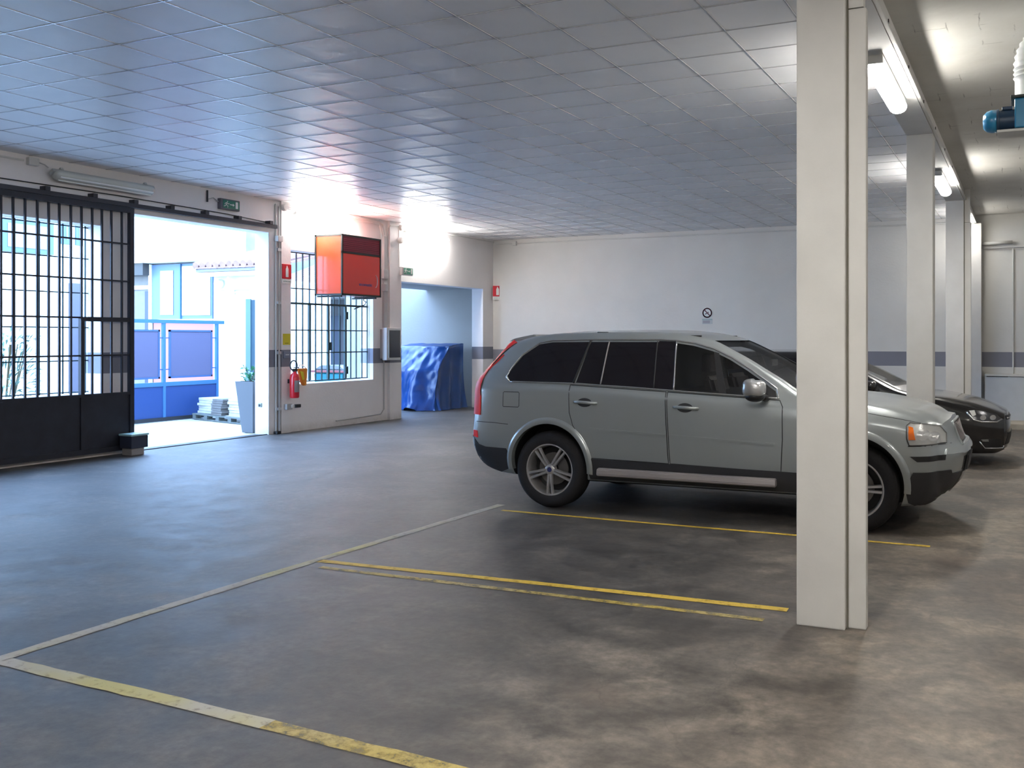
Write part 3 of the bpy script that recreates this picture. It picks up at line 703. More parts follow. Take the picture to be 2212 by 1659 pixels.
# blue yard gate, parallel to the garage wall
yg = empty('yard_gate', (-15.45, 13.0, 0), 'blue metal yard gate with mesh panels seen through the bright entrance', 'gate')
obj('gate_post', B(-.03, .03, .67, .73, .02, 1.98), M_bluelight, yg); obj('gate_post', B(-.03, .03, 2.03, 2.09, .02, 1.98), M_bluelight, yg)
obj('gate_post', B(-.03, .03, -.62, -.56, .02, 1.98), M_bluelight, yg)
obj('top_rail', B(-.035, .035, -.62, 2.24, 1.92, 1.99), M_bluelight, yg)
obj('lower_sheet', B(-.015, .015, -.60, 2.06, .06, .70), M_bluegate, yg); obj('middle_rail', B(-.025, .028, -.60, 2.06, .68, .76), M_bluelight, yg)
obj('base_rail', B(-.04, .05, -.62, 2.09, .0, .07), M_black, yg)
for y0, y1 in ((.83, 1.93), (-.45, .60)):
    p = obj('mesh_panel', B(-.008, .008, y0 + .03, y1 - .03, .86, 1.76), M_bluepanel, yg)
    bm = bmesh.new()
    box(bm, -.018, .018, y0, y0 + .035, .83, 1.79); box(bm, -.018, .018, y1 - .035, y1, .83, 1.79)
    box(bm, -.018, .018, y0, y1, .83, .865); box(bm, -.018, .018, y0, y1, 1.755, 1.79)
    for z in (1.0, 1.62): box(bm, -.01, .01, y0 - .10, y0, z, z + .02); box(bm, -.01, .01, y1, y1 + .10, z, z + .02)
    obj('panel_frame', bm, mat('panel_frame_blue', (.04, .09, .20), .5), p)
# white annexe with gutter and tiled eaves
an = empty('white_annexe', (-16.5, 16.0, 0), 'white annexe with a gutter and red tiled eaves right of the blue yard gate', 'building')
obj('wall', B(0, 1.75, 0, .12, 0, 3.03), M_render, an); obj('wall', B(0, .12, .12, 3.8, 0, 3.03), M_render, an)
obj('gutter', B(-.22, 2.0, -.30, -.16, 2.98, 3.07, bev=.03), mat('gutter_white', (.75, .75, .74), .5), an)
obj('eaves_board', B(-.30, 2.0, -.22, 0, 3.09, 3.20), mat('eaves_pale', (.16, .15, .15), .6), an)
bm = bmesh.new()
for i in range(12): 
    x = -.28 + i * .20; tube(bm, [(x, -.26, 3.23), (x, 2.0, 3.75)], .085, 8)
prism(bm, [(-.25, 3.19), (2.0, 3.70), (2.0, 3.60), (-.25, 3.16)], 'X', -.30, 2.1)
obj('tiled_roof', bm, M_tilered, an)
obj('downpipe', T([(.62, -.05, 0), (.62, -.05, 2.72), (.62, -.2, 2.98)], .03), mat('gutter_white', (.75, .75, .74), .5), an)
obj('pipe', T([(.12, -.04, 2.70), (1.7, -.04, 2.70)], .02), M_pipe_light, an); obj('pipe', T([(.12, -.04, 2.63), (1.7, -.04, 2.63)], .015), M_pipe_light, an)
obj('floodlight', lathe(bmesh.new(), [(.0, -.10), (.09, -.10), (.10, 0), (.0, .02)], 18, 'Y'), M_signwhite, an).location = (.25, -.06, 2.83)
dd = obj('door', B(.98, 1.6, -.01, .02, .0, 2.46), mat('annexe_door', (.012, .04, .06), .5), an)
obj('door_frame', B(.96, 1.10, -.03, .0, 0, 2.48), mat('door_frame_aqua', (.07, .13, .15), .5), dd)
# left house behind the yard gate
ho = empty('yard_house', (-21.0, 18.0, 0), 'pale house with blue framed windows behind the blue yard gate', 'building')
obj('wall', B(-1.8, 3.4, 0, .3, 0, 3.56), M_greywall, ho)
obj('upper_wall', B(-1.8, 3.2, -.35, .3, 3.56, 7.2), M_render, ho)
obj('canopy_beam', B(-1.8, .30, -.30, 0, 3.25, 3.56), mat('canopy_dark', (.045, .043, .04), .8), ho)
obj('wall_strip', B(-1.8, .30, -.05, 0, 2.9, 3.0), M_render, ho)
obj('doorway', B(.05, .30, -.02, .0, 0, 2.85), mat('doorway_dark_blue', (.004, .012, .04), .5), ho)
wf = obj('window_frame', B(.36, 2.45, -.06, .0, 2.10, 3.52), M_winframe, ho)
obj('pane', B(.66, 1.12, -.075, -.06, 2.22, 3.36), M_glass, wf); obj('pane', B(1.42, 2.40, -.075, -.06, 2.20, 3.46), M_glass, wf)
obj('paper', B(1.44, 1.85, -.080, -.075, 2.22, 2.62), M_signwhite, wf)
obj('mullion', B(1.36, 1.40, -.10, -.04, 2.10, 3.52), mat('mullion_bright', (.02, .09, .20), .5), wf)
obj('sill', B(.32, 2.5, -.12, .0, 2.06, 2.11), M_render, ho); obj('corner_post', B(.27, .33, -.10, -.02, 0, 3.54), M_render, ho)
obj('lower_sheet', B(.40, 2.5, -.05, 0, .0, 2.02), mat('parapet_rose', (.30, .10, .09), .7), ho)
# grey building further off
fb = empty('far_building', (-22.0, 24.0, 0), 'pale weathered building beyond the tiled eaves', 'building')
obj('wall', B(-1.6, 5.0, 0, .4, 0, 6.2), mat('weathered_render', (.14, .15, .15), .9, var=.35, scale=1.2), fb)
obj('cable', T([(-.4, -.3, 5.35), (2.2, -.3, 5.25)], .02, 6), M_black, fb)
# pallet and stacked slabs
pr_ = R(-15.6)
pl = empty('pallet', (-15.28, 14.25, 0), 'dark wooden pallet under the stacks of white slabs in the yard', 'pallet', rz=pr_)
M_wood = mat('pallet_wood_wet', (.10, .11, .10), .8, var=.2, scale=9)
bm = bmesh.new()
for y in (0, .5, 1.0): box(bm, 0, 1.95, y, y + .10, .09, .115)
obj('deck_boards', bm, M_wood, pl); obj('bottom_boards', B(0, 1.95, 0, .10, 0, .02), M_wood, pl)
for i in range(5):
    obj('block', B(.02 + i * .45, .14 + i * .45, 0, .12, .02, .09), M_wood, pl)
M_slab = mat('slab_white', (.42, .40, .37), .8, var=.08, scale=9); M_slabg = mat('slab_grey', (.12, .11, .10), .85, var=.15, scale=9)
def slabs(x, y, n, w_, d_, t_, m, lab, grp, jit):
    for i in range(n):
        o = obj('paving_slab', B(-w_ / 2, w_ / 2, 0, d_, 0, t_ - .004, bev=.004), m)
        q = Matrix.Rotation(pr_, 4, 'Z') @ Vector((x + random.uniform(-jit, jit), y + random.uniform(-jit, jit) * .6, 0))
        o.location = (q.x - 15.28, q.y + 14.25, .117 + i * t_); o.rotation_euler = (0, 0, pr_ + random.uniform(-.05, .05))
        tag(o, lab % ('topmost' if i == n - 1 else ('lowest' if i == 0 else 'number %d from below' % (i + 1))), 'slab', grp)
slabs(.42, .12, 6, .80, .5, .052, M_slab, 'white slab in the left stack on the pallet, %s', 'slabs in the left stack', .012)
slabs(.93, .02, 7, .40, .4, .046, M_slabg, 'grey slab in the uneven middle stack on the pallet, %s', 'slabs in the grey middle stack', .025)
slabs(1.52, .14, 6, .78, .5, .056, M_slab, 'white slab in the right stack on the pallet, %s', 'slabs in the right stack', .012)
# tall planter
tp = empty('tall_planter', (-12.20, 12.70, 0), 'tall tapered grey planter with a leafy plant at the right of the yard entrance', 'planter')
bm = bmesh.new(); bw, tw, hh = .12, .20, .88
A = [bm.verts.new((x * bw, y * bw, 0)) for x, y in ((-1, -1), (1, -1), (1, 1), (-1, 1))]; D = [bm.verts.new((x * tw, y * tw, hh)) for x, y in ((-1, -1), (1, -1), (1, 1), (-1, 1))]
I = [bm.verts.new((x * (tw - .02), y * (tw - .02), hh)) for x, y in ((-1, -1), (1, -1), (1, 1), (-1, 1))]; J = [bm.verts.new((x * (tw - .03), y * (tw - .03), hh - .06)) for x, y in ((-1, -1), (1, -1), (1, 1), (-1, 1))]
bm.faces.new(A); bm.faces.new(J)
for P, Q in ((A, D), (D, I), (I, J)):
    for i in range(4): bm.faces.new((P[i], P[(i + 1) % 4], Q[(i + 1) % 4], Q[i]))
obj('pot', bm, mat('planter_grey', (.085, .09, .10), .5), tp)
def leaves(bm, n, cx, cy, cz, rx, rz, ln, wd, rng):
    for i in range(n):
        a = rng.uniform(0, 2 * math.pi); e = rng.uniform(-.2, 1.3); r = rng.random() ** .5
        p = Vector((cx + rx * r * math.cos(a), cy + rx * r * math.sin(a), cz + rz * rng.uniform(-1, 1)))
        d = Vector((math.cos(a) * math.cos(e), math.sin(a) * math.cos(e), math.sin(e))); s_ = d.cross(Vector((0, 0, 1))).normalized()
        if s_.length < .1: continue
        s_ = (s_ + Vector((0, 0, rng.uniform(-.5, .5)))).normalized(); L = ln * rng.uniform(.6, 1.2)
        v = [bm.verts.new(p), bm.verts.new(p + d * L * .5 + s_ * wd), bm.verts.new(p + d * L + Vector((0, 0, -.2 * L))), bm.verts.new(p + d * L * .5 - s_ * wd)]
        bm.faces.new(v)
rng = random.Random(3); bm = bmesh.new(); leaves(bm, 90, 0, 0, .98, .15, .13, .10, .025, rng)
obj('foliage', bm, mat('leaf_green', (.03, .16, .07), .5), tp)
bm = bmesh.new()
for i in range(6): tube(bm, [(0, 0, .82), (rng.uniform(-.05, .05), rng.uniform(-.05, .05), .95), (rng.uniform(-.13, .13), rng.uniform(-.13, .13), 1.12)], .005, 5)
obj('stem', bm, mat('stem_brown', (.10, .08, .04), .8), tp)
# oleanders and wall seen through the gate bars
M_leaf2 = mat('oleander_green', (.10, .17, .13), .6)
def shrub(x, y, h_, lab, n, seed):
    r = empty('oleander_shrub', (x, y, 0), lab, 'shrub', 'shrubs behind the barred gate'); rg = random.Random(seed)
    bm = bmesh.new()
    for i in range(9):
        a = rg.uniform(0, 6.3); tube(bm, [(0, 0, 0), (.2 * math.cos(a), .2 * math.sin(a), h_ * .5), (.36 * math.cos(a), .36 * math.sin(a), h_ * .9)], .010, 5)
    obj('stem', bm, mat('stem_brown', (.10, .08, .04), .8), r)
    bm = bmesh.new(); leaves(bm, n, 0, 0, h_ * .58, .44, h_ * .42, .20, .018, rg); obj('foliage', bm, M_leaf2, r)
shrub(-14.3, 8.22, 1.9, 'leafy shrub in the bright yard behind the left bars of the gate', 520, 1)
shrub(-14.0, 9.45, 1.7, 'leafy shrub in the bright yard behind the middle bars of the gate', 480, 2)
shrub(-14.5, 7.0, 1.5, 'leafy shrub in the bright yard at the left edge of the gate', 300, 5)
lh = empty('left_house', (-19.5, 8.0, 0), 'white house across the yard behind the barred gate', 'building')
obj('wall', B(-.3, 0, -6, 7.35, 0, 6.5), M_render, lh)
obj('door', B(0, .04, 6.69, 7.0, 0, 2.86), mat('slate_door', (.08, .08, .11), .6), lh)
for y0, y1, z0, z1 in ((5.15, 6.30, 3.45, 4.15), (6.50, 6.73, 3.72, 4.25), (6.85, 7.02, 3.72, 4.25), (3.4, 4.2, 1.0, 2.4)):
    f = obj('window_frame', B(0, .05, y0, y1, z0, z1), M_winframe, lh); obj('pane', B(.05, .06, y0 + .1, y1 - .1, z0 + .1, z1 - .1), M_glass, f)
obj('balcony', B(0, 1.0, -3, 2.2, 2.75, 2.95), M_render, lh)
obj('column', T([(.9, 2.0, 0), (.9, 2.0, 2.75)], .10, 12), M_render, lh)
# what shows through the barred window: porch house, white wall, turquoise bin
ph = empty('porch_house', (-19.4, 20.5, 0), 'house with a shaded porch and tiled roof seen through the barred window', 'building')
obj('wall', B(0, 3.6, .9, 1.2, 0, 2.70), mat('porch_wall_blue_grey', (.075, .075, .08), .8), ph)
obj('eaves', B(-.3, 3.7, -.1, .9, 2.70, 2.84), mat('eaves_pale', (.16, .15, .15), .6), ph)
bm = bmesh.new(); prism(bm, [(-.2, 2.84), (3.0, 3.9), (3.0, 3.8), (-.2, 2.80)], 'X', -.4, 3.8)
for i in range(20): tube(bm, [(-.35 + i * .21, -.2, 2.86), (-.35 + i * .21, 3.0, 3.93)], .05, 6)
obj('tiled_roof', bm, M_tilered, ph)
for x0, x1, z0, z1, c in ((.35, .75, 0.2, 2.0, (.30, .42, .52)), (1.25, 2.05, 0.1, 2.25, (.10, .14, .24)), (2.3, 2.62, .9, 2.2, (.38, .50, .58)), (2.8, 3.5, .2, 2.0, (.20, .26, .40))):
    obj('door', B(x0, x1, .86, .90, z0, z1), mat('porch_part_%d' % int(x0 * 100), tuple(q * .25 for q in c), .6), ph)
for x in (.9, 2.2): obj('porch_post', B(x, x + .08, -.05, .03, 0, 2.70), M_render, ph)
cb = empty('turquoise_bin', (-14.12, 17.0, 0), 'turquoise tub with a pink rim low behind the barred window', 'bin')
bm = bmesh.new(); prism(bm, [(-.44, .87), (-.36, 0), (.36, 0), (.44, .87)], 'Y', 0, .6); bmesh.ops.bevel(bm, geom=bm.edges[:], offset=.04, segments=3, affect='EDGES')
obj('tub', bm, mat('turquoise_plastic', (.01, .14, .17), .4), cb)
obj('rim', B(-.47, .47, -.03, .63, .86, .91, bev=.015), mat('rim_pink', (.25, .07, .07), .4), cb)
bm = bmesh.new(); prism(bm, [(-.44, .91), (-.25, 1.02), (.25, 1.02), (.44, .91)], 'Y', 0, .6); bmesh.ops.bevel(bm, geom=bm.edges[:], offset=.03, segments=3, affect='EDGES')
obj('lid', bm, mat('lid_pale', (.15, .16, .17), .4), cb)

# ------------------------------------------------------------------ tarpaulin
from mathutils import noise as mn
tb = empty('blue_tarpaulin', (-12.75, 18.2, 0), 'rumpled blue tarpaulin draped over a boxy load in the side room doorway', 'tarpaulin')
bm = bmesh.new()
def tarp(u, v):
    """u 0..1 along x, v 0..1 from the floor edge up the front and over the top"""
    x = -.78 + 1.50 * u
    if v < .62:                      # hanging front
        q = v / .62; z = 1.44 * q; flare = (1 - q) ** 1.6
        y = -.05 - .16 * flare + .16 * q ** 2
        f = .035 * math.sin(u * 7 + 1.5 * q) + .018 * math.sin(u * 17 + 3 * q)
        y += f * (1 - q) ** .7 + .10 * mn.noise(Vector((u * 3, q * 2.2, 1.7))) + .04 * mn.noise(Vector((u * 9, q * 7, .2)))
        y += .34 * max(0, (q - .62) / .38)
        # a pinched pleat right of the middle
        p = math.exp(-((u - (.66 + .03 * (1 - q))) / (.02 + .16 * (1 - q))) ** 2) * max(0, 1 - q * 1.25); y -= .18 * p
        z = z + (.05 * math.sin(u * 12) + .035) * (1 - q) ** 4 * (1 if math.sin(u * 12) > 0 else .3)
        # slanted left shoulder
        if u < .12: z *= .74 + .26 * (u / .12); 
    else:
        q = (v - .62) / .38; z = 1.44 + .06 * math.sin(q * math.pi / 2) + .02 * mn.noise(Vector((u * 5, q * 4, 3))); y = .45 + q * .61
        if u < .12: z *= .74 + .26 * (u / .12)
    return Vector((x, y, max(z, .012)))
NU, NV = 90, 90
gr = [[bm.verts.new(tarp(i / NU, j / NV)) for j in range(NV + 1)] for i in range(NU + 1)]
for i in range(NU):
    for j in range(NV): bm.faces.new((gr[i][j], gr[i + 1][j], gr[i + 1][j + 1], gr[i][j + 1]))
# right-hand side hanging down
pr = gr[NU]; M_ = 26; cols = [pr]
for k in range(1, M_ + 1):
    q = k / M_; col = []
    for j in range(NV + 1):
        v0 = pr[j].co; z = v0.z * (1 - q)
        col.append(bm.verts.new((v0.x + .05 * math.sin(j * .25 + q * 3) * q + .10 * q * q, v0.y, max(.012, z))))
    cols.append(col)
for a, b in zip(cols, cols[1:]):
    for j in range(NV): bm.faces.new((a[j], b[j], b[j + 1], a[j + 1]))
lf = gr[0]; cols = [lf]
for k in range(1, 11):
    q = k / 10; cols.append([bm.verts.new((v.co.x - .12 * q, v.co.y, max(.012, v.co.z * (1 - q)))) for v in lf])
for a, b in zip(cols, cols[1:]):
    for j in range(NV): bm.faces.new((a[j + 1], b[j + 1], b[j], a[j]))
tm = obj('tarp_sheet', bm, mat('tarpaulin_blue', (.002, .038, .17), .32, var=.15, scale=3, bump=.12, bscale=9), tb, smooth=True)
obj('hidden_load', B(-.58, .53, .60, 1.0, .05, 1.30, bev=.02), M_black, tb)

# ------------------------------------------------------------------ cars
def pch(xs, ys):
    """monotone cubic interpolation"""
    xs = np.array(xs, float); ys = np.array(ys, float); h = np.diff(xs); d = np.diff(ys) / h; m = np.zeros(len(xs))
    for i in range(1, len(xs) - 1):
        if d[i - 1] * d[i] > 0:
            w1, w2 = 2 * h[i] + h[i - 1], h[i] + 2 * h[i - 1]; m[i] = (w1 + w2) / (w1 / d[i - 1] + w2 / d[i])
    m[0], m[-1] = d[0], d[-1]
    def f(x):
        i = min(max(int(np.searchsorted(xs, x)) - 1, 0), len(h) - 1); t = (x - xs[i]) / h[i]
        return ((1 + 2 * t) * (1 - t) ** 2 * ys[i] + t * (1 - t) ** 2 * h[i] * m[i] + t * t * (3 - 2 * t) * ys[i + 1] + t * t * (t - 1) * h[i] * m[i + 1])
    return f
def loft_net(net, prR, prF, cR, cF, hw, ns=7, nf=5, shrink=0.0):
    """net: stations[ features[(x,y,z)] ] for the half body, y>=0. Returns bmesh of the closed body."""
    S, K = len(net), len(net[0]); A = np.array(net, float)
    # resample along the length
    tt = np.linspace(0, S - 1, (S - 1) * ns + 1); L = np.zeros((len(tt), K, 3))
    for k in range(K):
        for c in range(3):
            f = pch(range(S), A[:, k, c]); L[:, k, c] = [f(t) for t in tt]
    uu = np.linspace(0, K - 1, (K - 1) * nf + 1); G = np.zeros((len(tt), len(uu), 3))
    for i in range(len(tt)):
        for c in range(3):
            f = pch(range(K), L[i, :, c]); G[i, :, c] = [f(u) for u in uu]
    if shrink:
        zc = .9; G[:, :, 1] *= (1 - shrink / .9); G[:, :, 2] = np.where(G[:, :, 2] > 1.0, G[:, :, 2] - shrink * .75, G[:, :, 2])
    bm = bmesh.new(); n, m = G.shape[:2]; V = []
    def X(kind, y, z):
        return prR(z) + cR * (abs(y) / hw) ** 3 if kind == 'R' else prF(z) - cF * (abs(y) / hw) ** 4
    for i in range(n):
        ring = [bm.verts.new(Vector((G[i, j, 0], G[i, j, 1], G[i, j, 2]))) for j in range(m)]
        ring2 = [bm.verts.new(Vector((G[i, j, 0], -G[i, j, 1], G[i, j, 2]))) for j in range(m - 2, 0, -1)]
        V.append(ring + ring2)
    for end, kind in ((0, 'R'), (n - 1, 'F')):
        for v in V[end]: v.co.x = X(kind, v.co.y, v.co.z)
    nr = len(V[0])
    for a, b in zip(V, V[1:]):
        for j in range(nr): bm.faces.new((a[j], a[(j + 1) % nr], b[(j + 1) % nr], b[j]))
    for end, kind in ((0, 'R'), (n - 1, 'F')):
        ring = V[end]; zc = sum(v.co.z for v in ring) / nr; prev = ring
        for s in (.85, .7, .55, .4, .25, .12):
            cur = []
            for v in ring:
                y, z = v.co.y * s, zc + (v.co.z - zc) * s; cur.append(bm.verts.new((X(kind, y, z), y, z)))
            for j in range(nr): bm.faces.new((prev[j], prev[(j + 1) % nr], cur[(j + 1) % nr], cur[j]))
            prev = cur
        c = bm.verts.new((X(kind, 0, zc), 0, zc))
        for j in range(nr): bm.faces.new((prev[j], prev[(j + 1) % nr], c))
    bmesh.ops.recalc_face_normals(bm, faces=bm.faces)
    return bm
def bm_to_me(bm, name, mats):
    bmesh.ops.recalc_face_normals(bm, faces=bm.faces)
    me = bpy.data.meshes.new(name); bm.to_mesh(me); bm.free()
    for m in mats: me.materials.append(m)
    return me
def boolean(o, cutters):
    tmp = []
    for me in cutters:
        c = bpy.data.objects.new('c', me); C.objects.link(c); tmp.append(c)
        md = o.modifiers.new('b', 'BOOLEAN'); md.operation = 'DIFFERENCE'; md.solver = 'EXACT'; md.object = c; md.material_mode = 'INDEX'
    dg = bpy.context.evaluated_depsgraph_get(); dg.update()
    me = bpy.data.meshes.new_from_object(o.evaluated_get(dg)); o.modifiers.clear(); o.data = me
    for c in tmp: bpy.data.objects.remove(c)
    return o

class Car:
    def __init__(s, name, label, loc, paint, net, prR, prF, cR, cF, hw):
        s.root = empty(name, loc, label, 'car'); s.paint = paint
        outer = loft_net(net, prR, prF, cR, cF, hw)
        s.bvh = BVHTree.FromBMesh(outer); s.outer_me = bm_to_me(outer, 'body', [paint, M_cabin, M_black]); s.net = (net, prR, prF, cR, cF, hw)
    def hit(s, mode, a, b):
        if mode == 'y-': o, d = Vector((a, -2.5, b)), Vector((0, 1, 0))
        elif mode == 'y+': o, d = Vector((a, 2.5, b)), Vector((0, -1, 0))
        elif mode == 'x+': o, d = Vector((6, a, b)), Vector((-1, 0, 0))
        elif mode == 'x-': o, d = Vector((-3, a, b)), Vector((1, 0, 0))
        else: o, d = Vector((a, b, 3)), Vector((0, 0, -1))
        r = s.bvh.ray_cast(o, d)
        if r[0] is None:
            q = s.bvh.find_nearest(Vector((a, -.9, b)) if mode == 'y-' else (Vector((a, .9, b)) if mode == 'y+' else Vector((3.5, a, b)) if mode == 'x+' else Vector((-1, a, b))))
            return q[0], d, q[1]
        return r[0], d, r[1]
    def patch(s, name, poly, mode, off, th, m, parent=None, step=.05, smooth=True, both=False):
        bm = bmesh.new(); vs = [bm.verts.new((p[0], p[1], 0)) for p in poly]; bm.faces.new(vs)
        us, ws = [p[0] for p in poly], [p[1] for p in poly]
        bmesh.ops.triangulate(bm, faces=bm.faces[:])
        for ax, lo, hi in ((0, min(us), max(us)), (1, min(ws), max(ws))):
            q = lo + step
            while q < hi - .002:
                co = Vector((q, 0, 0)) if ax == 0 else Vector((0, q, 0)); no = Vector((1, 0, 0)) if ax == 0 else Vector((0, 1, 0))
                bmesh.ops.bisect_plane(bm, geom=bm.verts[:] + bm.edges[:] + bm.faces[:], plane_co=co, plane_no=no, dist=1e-5); q += step
        bmesh.ops.dissolve_degenerate(bm, dist=1e-5, edges=bm.edges[:])
        outs = []
        for md in ((mode, mode.replace('-', '+')) if both else (mode,)):
            b2 = bm.copy(); inner = {}
            be = [e for e in b2.edges if len(e.link_faces) == 1]
            pos = {v: s.hit(md, v.co.x, v.co.y) for v in b2.verts}
            fs = b2.faces[:]
            for v in b2.verts[:]:
                h_, d, n_ = pos[v]; n_ = n_ if n_.dot(d) < 0 else -n_
                n_ = (n_ - d * .35).normalized(); inner[v] = b2.verts.new(h_ - n_ * th); v.co = h_ + n_ * off
            for f in fs:
                try: b2.faces.new([inner[v] for v in reversed(f.verts)])
                except ValueError: pass
            for e in be:
                a, c = e.verts
                try: b2.faces.new((a, c, inner[c], inner[a]))
                except ValueError: pass
            outs.append(obj(name, b2, m, parent or s.root, smooth=smooth, angle=35))
        bm.free(); return outs[0] if not both else outs
    def line(s, name, pts, mode, r, m, parent=None, off=0.0, both=False, step=.04, closed=False):
        if closed: pts = pts + [pts[0]]
        P = []
        for a, b in zip(pts, pts[1:]):
            n = max(1, int(math.dist(a, b) / step))
            for k in range(n): P.append((a[0] + (b[0] - a[0]) * k / n, a[1] + (b[1] - a[1]) * k / n))
        P.append(pts[-1]); outs = []
        for md in ((mode, mode.replace('-', '+')) if both else (mode,)):
            Q = []
            for p in P:
                h_, d, n_ = s.hit(md, *p); n_ = n_ if n_.dot(d) < 0 else -n_; Q.append(h_ + n_ * off)
            outs.append(obj(name, T(Q, r, 6), m, parent or s.root, smooth=True))
        return outs
    def ring(s, name, cx, cz, r0, r1, a0, a1, off, m, mode='y-', both=True, n=40):
        for md in ((mode, mode.replace('-', '+')) if both else (mode,)):
            bm = bmesh.new(); G = []
            for i in range(n + 1):
                a = R(a0 + (a1 - a0) * i / n); row = []
                for k, (r, o) in enumerate(((r0, -.05), (r0, off), ((r0 + r1) / 2, off * 1.25), (r1 - .008, off * .8), (r1, 0.0))):
                    h_, d, _ = s.hit(md, cx + max(r, r0) * math.cos(a), cz + r * math.sin(a)); h_.x = cx + r * math.cos(a); row.append(bm.verts.new(h_ - d * o))
                G.append(row)
            for a_, b_ in zip(G, G[1:]):
                for k in range(4): bm.faces.new((a_[k], a_[k + 1], b_[k + 1], b_[k]))
            obj(name, bm, m, s.root, smooth=True, angle=60)
    def finish_body(s, wins, wheels, ra, cutw, cab, wtop=None):
        o = bpy.data.objects.new('body', s.outer_me); C.objects.link(o)
        cut = []
        net, prR, prF, cR, cF, hw = s.net
        x0, x1 = cab
        inner = loft_net(net, prR, prF, cR, cF, hw, shrink=.055)
        bmesh.ops.bisect_plane(inner, geom=inner.verts[:] + inner.edges[:] + inner.faces[:], plane_co=(x0, 0, 0), plane_no=(-1, 0, 0), clear_outer=True)
        bmesh.ops.bisect_plane(inner, geom=inner.verts[:] + inner.edges[:] + inner.faces[:], plane_co=(x1, 0, 0), plane_no=(1, 0, 0), clear_outer=True)
        bmesh.ops.bisect_plane(inner, geom=inner.verts[:] + inner.edges[:] + inner.faces[:], plane_co=(0, 0, .62), plane_no=(0, 0, -1), clear_outer=True)
        bmesh.ops.holes_fill(inner, edges=[e for e in inner.edges if len(e.link_faces) == 1], sides=0)
        for f in inner.faces: f.material_index = 1
        cut.append(bm_to_me(inner, 'cav', [s.paint, M_cabin, M_black]))
        for cx, cz, r in wheels:
            for sg in (-1, 1):
                b = bmesh.new(); bmesh.ops.create_cone(b, segments=64, radius1=r, radius2=r, depth=.5, cap_ends=True, matrix=Matrix.Translation((cx, sg * (.62 + .25), cz)) @ Matrix.Rotation(R(90), 4, 'X'))
                for f in b.faces: f.material_index = 2
                cut.append(bm_to_me(b, 'well', [s.paint, M_cabin, M_black]))
        for w_ in wins:
            b = prism(bmesh.new(), w_, 'Y', -1.3, 1.3)
            for f in b.faces: f.material_index = 2
            cut.append(bm_to_me(b, 'win', [s.paint, M_cabin, M_black]))
        for w_, xa, xb in cutw:
            b = prism(bmesh.new(), w_, 'X', xa, xb)
            for f in b.faces: f.material_index = 2
            cut.append(bm_to_me(b, 'win', [s.paint, M_cabin, M_black]))
        boolean(o, cut); o.parent = s.root
        for p in o.data.polygons: p.use_smooth = True
        o.data.set_sharp_from_angle(angle=R(32)); o.name = 'body'
        s.body = o
    def wheel(s, x, side, r, rr, half, spoke_a, rimm, wdt=.235):
        y = side * (half - wdt / 2)
        t = lathe(bmesh.new(), [(rr, -wdt / 2 + .01), (rr + .02, -wdt / 2), (r - .045, -wdt / 2 - .004), (r - .012, -wdt / 2 + .022), (r, -wdt / 2 + .05), (r, wdt / 2 - .05), (r - .012, wdt / 2 - .022), (r - .045, wdt / 2 + .004), (rr + .02, wdt / 2), (rr, wdt / 2 - .01)], 56, 'Y', close=True)
        ty = obj('tyre', t, M_tyre, s.root, smooth=True, angle=50); ty.location = (x, y, r)
        f = side * 1.0; o_ = f * (wdt / 2 - .012)          # outer face
        bm = bmesh.new()
        lathe(bm, [(rr + .004, o_), (rr + .004, -o_), (rr - .018, -o_), (rr - .03, o_ * .2), (rr - .022, o_ * .8), (rr - .012, o_)], 56, 'Y', close=True)
        obj('rim', bm, rimm, ty, smooth=True, angle=30)
        bm = bmesh.new()
        for k in range(5):
            a0 = R(spoke_a + 72 * k)
            for dd in (-1, 1):
                ra_, rb = .045, rr - .012; off0, off1 = .012 * dd, .026 * dd
                P = []
                for (rad, off, wd, dep) in ((ra_, off0, .017, .028), ((ra_ + rb) / 2, (off0 + off1) / 2, .014, .022), (rb, off1, .016, .030)):
                    P.append([(rad, off - wd, o_ - f * dep), (rad, off + wd, o_ - f * dep), (rad, off + wd * .6, o_ - f * (dep - .02)), (rad, off - wd * .6, o_ - f * (dep - .02))])
                vv = [[bm.verts.new((c[0] * math.cos(a0) - c[1] * math.sin(a0), c[2], c[0] * math.sin(a0) + c[1] * math.cos(a0))) for c in q] for q in P]
                for p_, q_ in zip(vv, vv[1:]):
                    for i in range(4): bm.faces.new((p_[i], p_[(i + 1) % 4], q_[(i + 1) % 4], q_[i]))
                bm.faces.new(vv[0]); bm.faces.new(vv[-1])
        obj('spoke_star', bm, rimm, ty)
        b = lathe(bmesh.new(), [(0, o_ - f * .004), (.032, o_ - f * .004), (.052, o_ - f * .014), (.055, o_ - f * .06), (0, o_ - f * .06)], 24, 'Y')
        obj('hub', b, rimm, ty, smooth=True, angle=35)
        b = lathe(bmesh.new(), [(0, o_ - f * .003), (.024, o_ - f * .003), (.026, o_ - f * .006), (0, o_ - f * .006)], 20, 'Y'); obj('hub_cap', b, M_hubcap, ty)
        b = lathe(bmesh.new(), [(.05, o_ - f * .10), (.155, o_ - f * .10), (.155, o_ - f * .115), (.05, o_ - f * .115)], 40, 'Y', close=True); obj('brake_disc', b, M_disc, ty, smooth=True, angle=30)
        b = lathe(bmesh.new(), [(0, o_ - f * .16), (rr - .03, o_ - f * .16), (rr - .03, o_ - f * .165), (0, o_ - f * .165)], 30, 'Y'); obj('wheel_back', b, M_black, ty)
        return ty

